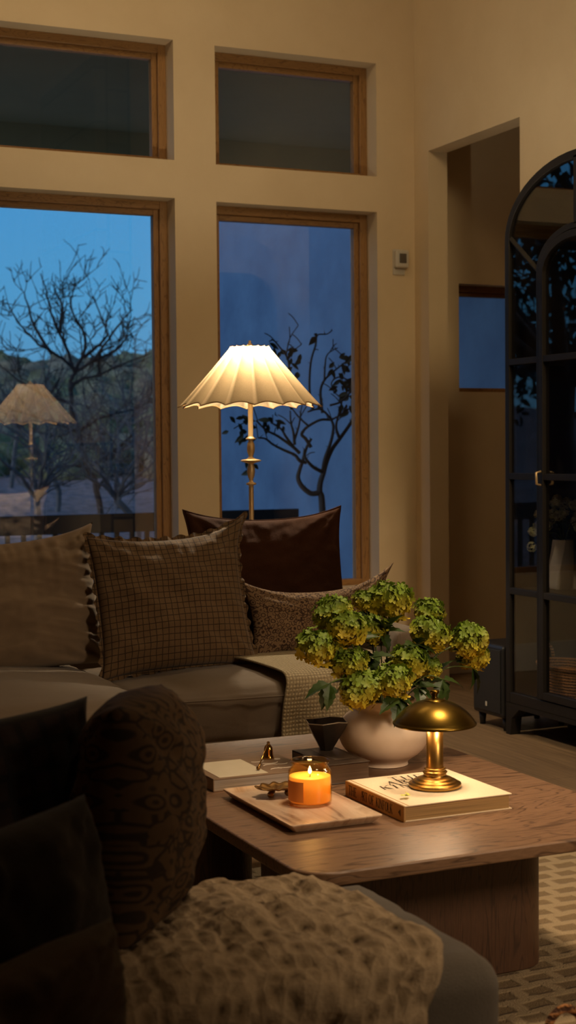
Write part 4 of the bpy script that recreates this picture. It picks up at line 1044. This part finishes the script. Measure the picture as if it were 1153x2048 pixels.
# ------------------------------------------------------------------ arched cabinet
def cabinet():
    CU = 4.82; FX = 3.40; D = .36
    K = thing('arched_cabinet', 'tall black arched display cabinet with glass doors on the right wall', 'cabinet', (FX, CU, 0))
    def outline(hw, zs, rise, z0, n=28):
        p = [(hw, z0)]
        for k in range(n+1):
            a = PI*k/n; p.append((hw*math.cos(a), zs+rise*math.sin(a)))
        p.append((-hw, z0)); return p
    def band(bm, A, B, x0, x1):
        rows = []
        for (a, b) in zip(A, B):
            rows.append([bm.verts.new((x0, a[0], a[1])), bm.verts.new((x0, b[0], b[1])), bm.verts.new((x1, b[0], b[1])), bm.verts.new((x1, a[0], a[1]))])
        for r, s in zip(rows[:-1], rows[1:]):
            for k in range(4): bm.faces.new((r[k], s[k], s[(k+1) % 4], r[(k+1) % 4]))
        bm.faces.new(rows[0]); bm.faces.new(rows[-1][::-1])
    b = M['black']
    bm = bmesh.new(); band(bm, outline(.50, 2.056, .29, .135), outline(.468, 2.050, .262, .135), 0, .035)
    box(bm, 0, .035, -.468, .468, .135, .18)
    obj('front_frame', bm, b, K, bevel=.003)
    bm = bmesh.new(); band(bm, outline(.50, 2.056, .29, .12), outline(.485, 2.052, .277, .12), .035, D)
    obj('arched_shell', bm, b, K)
    bm = bmesh.new(); A = outline(.49, 2.054, .283, .13); prism(bm, A, 0, .012, frame_mx((D-.012, 0, 0), (0,1,0), (0,0,1)))
    obj('back_panel', bm, M['dark'], K)
    obj('bottom_panel', boxes((.0, D, -.5, .5, .115, .135)), b, K)
    bm = bmesh.new()
    band(bm, outline(.268, 1.905, .165, .18), outline(.242, 1.900, .145, .18), .0, .032)
    for s in (-1, 1):
        # diagonal from the shoulder of the outer arch to the shoulder of the door arch
        p0 = Vector((.014, s*.478, 2.07)); p1 = Vector((.014, s*.262, 1.905)); tube(bm, [p0, p1], .013, 4)
        for z in (1.555, 1.083, .605): box(bm, 0, .028, min(s*.262, s*.472), max(s*.262, s*.472), z-.013, z+.013)
    box(bm, 0, .028, -.012, .012, 2.06, 2.325)
    obj('mullion', bm, b, K, bevel=.002)
    bm = bmesh.new(); band(bm, outline(.238, 1.898, .142, .185), outline(.212, 1.892, .12, .185), -.008, .024)
    box(bm, -.008, .024, -.212, .212, .185, .215)
    for z in (1.555, 1.083, .605): box(bm, -.006, .020, -.212, .212, z-.013, z+.013)
    dr = obj('door', bm, b, K, bevel=.002)
    obj('door_glass', (lambda q: (prism(q, outline(.216, 1.893, .123, .19), 0, .003, frame_mx((.008, 0, 0), (0,1,0), (0,0,1))), q)[1])(bmesh.new()), M['cabglass'], dr)
    bm = bmesh.new(); tube(bm, [(-.008,.225,1.05),(-.028,.225,1.055),(-.030,.225,1.10),(-.008,.225,1.105)], .005, 8)
    obj('handle', bm, M['brass_satin'], dr, smooth=True)
    # side lites follow the arch around the door
    bm = bmesh.new(); band(bm, outline(.475, 2.052, .268, .18), outline(.262, 1.90, .162, .18), .012, .015)
    obj('side_glass', bm, M['cabglass'], K)
    for z in (1.555, 1.083, .605):
        obj('shelf', boxes((.036, D-.013, -.484, .484, z-.011, z+.009)), b, K)
    for s in (-1, 1):
        for x in (.0, D-.05):
            bm = bmesh.new(); prism(bm, [(s*.5, .115), (s*.5, 0), (s*.465, 0), (s*.455, .07), (s*.40, .115)], 0, .05, frame_mx((x, 0, 0), (0,1,0), (0,0,1)))
            obj('foot', bm, b, K, bevel=.002)
    # things inside
    V_ = bmesh.new()
    prof = [(0,0),(.056,0),(.068,.03),(.066,.10),(.052,.16),(.045,.205),(.038,.205),(.04,.15),(.05,.05),(0,.03)]
    lathe(prof, 7, V_)
    for v in V_.verts:
        f = v.co.z/.2; c, s = math.cos(f*.7), math.sin(f*.7); x, y = v.co.x, v.co.y; v.co.x, v.co.y = x*c-y*s, x*s+y*c
    v = obj('faceted_vase', V_, M['whitevase'], bevel=.003); v.location = (3.58, 5.16, .6145)
    tag(v, 'white faceted vase of pale blossoms on the cabinet shelf', 'vase')
    r = random.Random(8)
    labs = ['pale blossom stem drooping left behind the cabinet mullion', 'pale blossom stem leaning left of the white faceted vase', 'pale blossom stem rising tallest from the white faceted vase', 'pale blossom stem at the back of the white faceted vase', 'pale blossom stem leaning right over the white faceted vase']
    for k, (dx, dy, dz) in enumerate([(-.05, .085, .21), (-.02, .065, .30), (0, .01, .35), (.05, -.05, .33), (.0, -.11, .29)]):
        base = Vector((3.58, 5.16, .6145+.04)); st = thing('blossom_stem', labs[k], 'flower', base)
        tp = Vector((dx, dy, dz-.04)); nk = Vector((dx*.15, dy*.15, .17))
        bm = bmesh.new(); tube(bm, smoothpts([(0,0,0), nk, nk.lerp(tp,.6)+Vector((0,0,.02)), tp], 4), .002, 5); obj('stem', bm, M['stem'], st)
        bm = bmesh.new()
        for q in range(7 if k else 2):
            c = tp+Vector((r.uniform(-.04,.04), r.uniform(-.045,.045), r.uniform(-.05,.03)))
            for w in range(26):
                d = Vector((r.gauss(0,1), r.gauss(0,1), r.gauss(0,1))).normalized(); floret(bm, c+d*.018, d, .010, r, 4)
        obj('blossom', bm, M['floretw'], st)
        for q in range(5):
            bm = bmesh.new(); vleaf(bm, nk.lerp(tp, r.uniform(.4,.9)), Vector((r.uniform(-1,1), r.uniform(-1,1), r.uniform(-.6,.4))), Vector((0,0,1)), .05, .03)
            obj('leaf', bm, M['leaf'], st)
    def basket(name, loc, a, b, h, mat, label, handles=True):
        B = thing(name, label, 'basket', loc)
        bm = bmesh.new(); seg = 56; rows = 22; g = []
        for j in range(rows+1):
            t_ = j/rows; row = []
            for q in range(seg):
                an = 2*PI*q/seg; e = 1+.018*math.sin(q*PI+j*PI); f = .82+.18*t_
                row.append(bm.verts.new((a*f*e*math.cos(an), b*f*e*math.sin(an), h*t_)))
            g.append(row)
        for j in range(rows):
            for q in range(seg): bm.faces.new((g[j][q], g[j][(q+1) % seg], g[j+1][(q+1) % seg], g[j+1][q]))
        bm.faces.new(g[0][::-1])
        o = obj('body', bm, mat, B, smooth=True); s = o.modifiers.new('s', 'SOLIDIFY'); s.thickness = .008
        bm = bmesh.new(); tube(bm, [(a*math.cos(2*PI*q/40)*1.01, b*math.sin(2*PI*q/40)*1.01, h) for q in range(41)], .009, 8, False); obj('rim', bm, mat, B, smooth=True)
        for sgn in (-1, 1):
            bm = bmesh.new(); tube(bm, smoothpts([(-.035, sgn*b*1.0, h-.01), (-.03, sgn*b*1.04, h+.045), (0, sgn*b*1.05, h+.065), (.03, sgn*b*1.04, h+.045), (.035, sgn*b*1.0, h-.01)], 4), .007, 8); obj('handle', bm, mat, B, smooth=True)
        return B
    basket('woven_basket', (3.575, 5.085, .1365), .115, .19, .17, M['basket'], 'brown seagrass basket standing in the bottom of the arched cabinet')
    basket('woven_basket', (1.40, 1.86, .0165), .155, .15, .20, M['basket'], 'wicker basket on the rug beside the grey ottoman')
cabinet()
# subwoofer ----------------------------------------------------------
def sub():
    B = thing('subwoofer', 'black boxy subwoofer on short feet between doorway and cabinet', 'speaker', (3.575, 5.465, 0))
    bm = bmesh.new(); box(bm, -.175, .175, -.125, .125, .055, .365); obj('cabinet_box', bm, M['sub'], B, bevel=.018, seg=4)
    obj('front_grille', boxes((-.180, -.176, -.105, .105, .075, .345)), M['dark'], B, bevel=.002)
    obj('badge', boxes((-.183, -.1802, -.006, .006, .095, .115)), M['plastic'], B, bevel=.002)
    for x in (-.14, .14):
        for y in (-.095, .095): obj('foot', lathe([(0,0),(.012,0),(.018,.056),(0,.056)], 16, off=(x, y, 0)), M['sub'], B, smooth=True)
sub()
# motion sensor -------------------------------------------------------
B = thing('motion_sensor', 'small white motion sensor mounted on the wall by the room corner', 'sensor', (3.70, WU, 2.165))
obj('housing', boxes((-.038,.038,-.038,-.001,-.042,.05)), M['plastic'], B, bevel=.010, seg=4)
obj('backplate', boxes((-.04,.028,-.008,.001,-.075,.055)), M['plastic'], B, bevel=.003)
obj('lens', boxes((-.020,.020,-.043,-.0382,-.018,.03)), M['lens'], B, bevel=.003)

# ------------------------------------------------------------------ ottoman and near pillows
ot = thing('ottoman', 'grey upholstered ottoman bench in the near foreground with a soft rounded corner', 'ottoman', (.55, 2.14, 0))
softbox('cushion', -.95, .665, -.255, .22, .10, .438, M['ottoman'], ot, puff=.006, r=.055, seed=2, wr=.003, crown=.01, n=40)
softbox('cushion', -.95, .06, -.80, -.262, .10, .440, M['ottoman'], ot, puff=.006, r=.055, seed=4, wr=.003, crown=.01, n=30)
for x in (-.88, .60):
    for y in (-.2, .19): obj('leg', lathe([(0,.016),(.018,.016),(.024,.10),(0,.11)], 16, off=(x, y, 0)), M['black'], ot, smooth=True)

def knit_throw():
    bm = bmesh.new(); uvl = bm.loops.layers.uv.new('uv')
    path = [(2.382,.36),(2.378,.42),(2.36,.440),(2.31,.452),(2.24,.456),(2.14,.460),(2.04,.460),(1.95,.458),(1.885,.450),(1.855,.43),(1.845,.38),(1.835,.31),(1.83,.24),(1.825,.17),(1.82,.10)]
    pp = [(p.x, p.y) for p in smoothpts([(a, b, 0) for a, b in path], 5)]
    m = len(pp); n = 120; g = []
    dist = [0]
    for i in range(1, m): dist.append(dist[-1]+math.hypot(pp[i][0]-pp[i-1][0], pp[i][1]-pp[i-1][1]))
    for i in range(m):
        f = i/(m-1); row = []
        right = 1.085 - .015*math.sin(f*9) - max(0, f-.55)*.34; left = .50+.02*math.sin(f*7)
        for j in range(n+1):
            s = j/n; x = left+(right-left)*s
            top = math.exp(-((f-.38)/.28)**2)
            lump = .022*fbm(Vector((x*6.5, f*5, 1)), 3)*(.6+top) + .012*noise.noise(Vector((x*24, dist[i]*24, 4)))
            fold = .050*math.sin(x*19+2.6*math.sin(f*5))*(max(0, f-.38))*1.5
            cell = noise.cell(Vector((x*30, dist[i]*30, 0)))*.004
            z = pp[i][1]+.006*top+abs(lump)*top*.8+cell; y = pp[i][0]-(abs(fold)+abs(lump))*(1-top)*(1 if f > .5 else -1)
            if f < .2: y = pp[i][0]+.006+abs(lump)*.5
            row.append(bm.verts.new((x, y, z)))
        g.append(row)
    for i in range(m-1):
        for j in range(n):
            f = bm.faces.new((g[i][j], g[i][j+1], g[i+1][j+1], g[i+1][j]))
            for lp, (a, b) in zip(f.loops, ((i,j),(i,j+1),(i+1,j+1),(i+1,j))): lp[uvl].uv = (b/n*.65, dist[a])
    o = obj('knitted_throw', bm, M['knit'], smooth=True)
    s = o.modifiers.new('s', 'SOLIDIFY'); s.thickness = .010; s.offset = 1
    tag(o, 'chunky cream knitted throw draped in folds over the grey ottoman', 'throw')
    bm = bmesh.new(); r = random.Random(12)     # looped yarn edge on the left and hem
    for k in range(34):
        t_ = k/33; i = int((.30+.68*t_)*(m-1)); q = g_co[i] if False else None
    x0 = .5
    for k in range(30):
        i = int((.35+.62*k/29)*(m-1)); y, z = pp[i]; a = r.uniform(.016, .028)
        tube(bm, smoothpts([(x0+.01, y-.02, z+.02), (x0-a, y-.03, z+.02+r.uniform(-.01,.01)), (x0-a*.8, y-.045, z), (x0+.01, y-.03, z-.005)], 4), .006, 6)
    obj('looped_edge', bm, M['fringe'], o, smooth=True)
knit_throw()
p = put(pillow('floral_pillow', .34, .345, .19, M['floraldark'], None, 50, -.02, .02, .012, 11, ears=(.3,.3,.3,.3), puff=.40), (.735, 2.20, .468), 0, 3, 60)
tag(p, 'dark brown floral pillow standing edge on at the middle of the ottoman', 'pillow')
p = put(pillow('plaid_pillow', .42, .33, .13, M['darkplaid'], None, 44, .0, .03, .008, 12, ears=(.3,.3,.3,.3)), (.50, 2.22, .465), 6, -3, 14)
tag(p, 'very dark brown plaid pillow behind the charcoal one at far left', 'pillow')
p = put(pillow('charcoal_pillow', .42, .275, .15, M['charcoal'], None, 44, -.01, .03, .008, 13, ears=(.3,.3,.3,.3), puff=.42), (.455, 1.86, .435), 8, -2, 38)
tag(p, 'blurred charcoal cotton pillow in the left foreground', 'pillow')
p = put(pillow('olive_pillow', .44, .15, .12, M['olive'], None, 44, -.01, .03, .008, 14, ears=(.3,.3,.3,.3), puff=.4), (.405, 1.68, .447), 6, 0, 38)
tag(p, 'blurred olive linen pillow lowest at the left edge of the photo', 'pillow')

# chimney breast seen only as a reflection
struct(obj('wall_chimney', boxes((3.50, 3.79, .9, 2.5, 0, 4.3)), M['chimney']))

# ------------------------------------------------------------------ lights
def light(name, typ, loc, e, col, size=.1, rot=None, sy=None, spread=None):
    d = bpy.data.lights.new(name, typ); d.energy = e; d.color = col
    if typ == 'AREA':
        d.size = size
        if sy: d.shape = 'RECTANGLE'; d.size_y = sy
        if spread: d.spread = spread
    else: d.shadow_soft_size = size
    o = bpy.data.objects.new(name, d); C.objects.link(o); o.location = loc
    if rot: o.rotation_euler = rot
    return o
light('floor_lamp_light', 'POINT', (2.23, 5.28, 1.55), 84, (1,.85,.62), .035)
# unseen area lights near the ceiling, added as warm room fill
light('ceiling_fill', 'AREA', (1.7, 5.1, 4.22), 21, (1,.72,.40), 1.2, (rad(38), 0, 0), .8)
light('ceiling_fill_rear', 'AREA', (2.35, 2.8, 4.22), 14, (1,.73,.46), .7, (0, 0, 0), .7, rad(52))
light('side_fill', 'AREA', (2.6, .2, 1.9), 8, (1,.74,.48), .5, (Vector((2.05,3.1,0))-Vector((2.6,.2,1.9))).to_track_quat('-Z','Y').to_euler(), .5, rad(72))  # unseen fill added to brighten the rug and table legs
light('dusk_glow', 'SUN', (0, 0, 30), 2.1, (.92,.95,1), .1, Vector((1,.12,-.32)).to_track_quat('-Z','Y').to_euler()).data.angle = rad(50)  # broad sky fill added to lift the hillside and stucco wall
light('patio_fill', 'AREA', (2.6, 8.3, .3), 3, (1,.88,.58), 1.0, (PI, 0, 0))  # unseen uplight added to brighten the patio ceiling
sp = light('cabinet_fill', 'SPOT', (2.5, 1.3, 2.9), 230, (1,.74,.46), .05, (Vector((3.5,5.1,.55))-Vector((2.4,1.3,2.9))).to_track_quat('-Z','Y').to_euler()); sp.data.spot_size = rad(30); sp.data.spot_blend = 1.0  # unseen spot added to brighten the cabinet contents and nearby floor
light('wall_fill', 'AREA', (2.9, 3.0, 3.2), 3.6, (1,.74,.42), .4, (Vector((3.75,6.7,1.0))-Vector((2.9,3.0,3.2))).to_track_quat('-Z','Y').to_euler(), .4, rad(62))  # unseen fill added to lift the wall near the corner
light('passage_light', 'AREA', (5.0, 5.2, 3.05), 2, (1,.64,.32), .8)

# ------------------------------------------------------------------ camera
cam = bpy.data.cameras.new('camera'); co = bpy.data.objects.new('camera', cam); C.objects.link(co)
yaw = rad(24.3); pitch = math.atan(124/2990); phi = -.009
fw = Vector((math.sin(yaw)*math.cos(pitch), math.cos(yaw)*math.cos(pitch), -math.sin(pitch)))
r0 = Vector((math.cos(yaw), -math.sin(yaw), 0)); u0 = r0.cross(fw)
R_ = r0*math.cos(phi)+u0*math.sin(phi); U_ = -r0*math.sin(phi)+u0*math.cos(phi)
mx = Matrix((R_, U_, -fw)).transposed().to_4x4(); mx.translation = (0, 0, 1.2)
co.matrix_world = mx
cam.sensor_fit = 'VERTICAL'; cam.sensor_height = 36; cam.sensor_width = 36*1153/2048; cam.lens = 2990/2048*36
cam.clip_start = .05; cam.clip_end = 400
cam.dof.use_dof = True; cam.dof.focus_distance = 4.2; cam.dof.aperture_fstop = 6.0
sc_ = bpy.context.scene; sc_.camera = co
sc_.view_settings.view_transform = 'Standard'; sc_.view_settings.look = 'None'
sc_.view_settings.exposure = 0; sc_.view_settings.gamma = 1
sc_.cycles.max_bounces = 10; sc_.cycles.transparent_max_bounces = 16; sc_.cycles.caustics_reflective = False; sc_.cycles.caustics_refractive = False
sc_.cycles.sample_clamp_indirect = 4
sc_.cycles.use_denoising = True
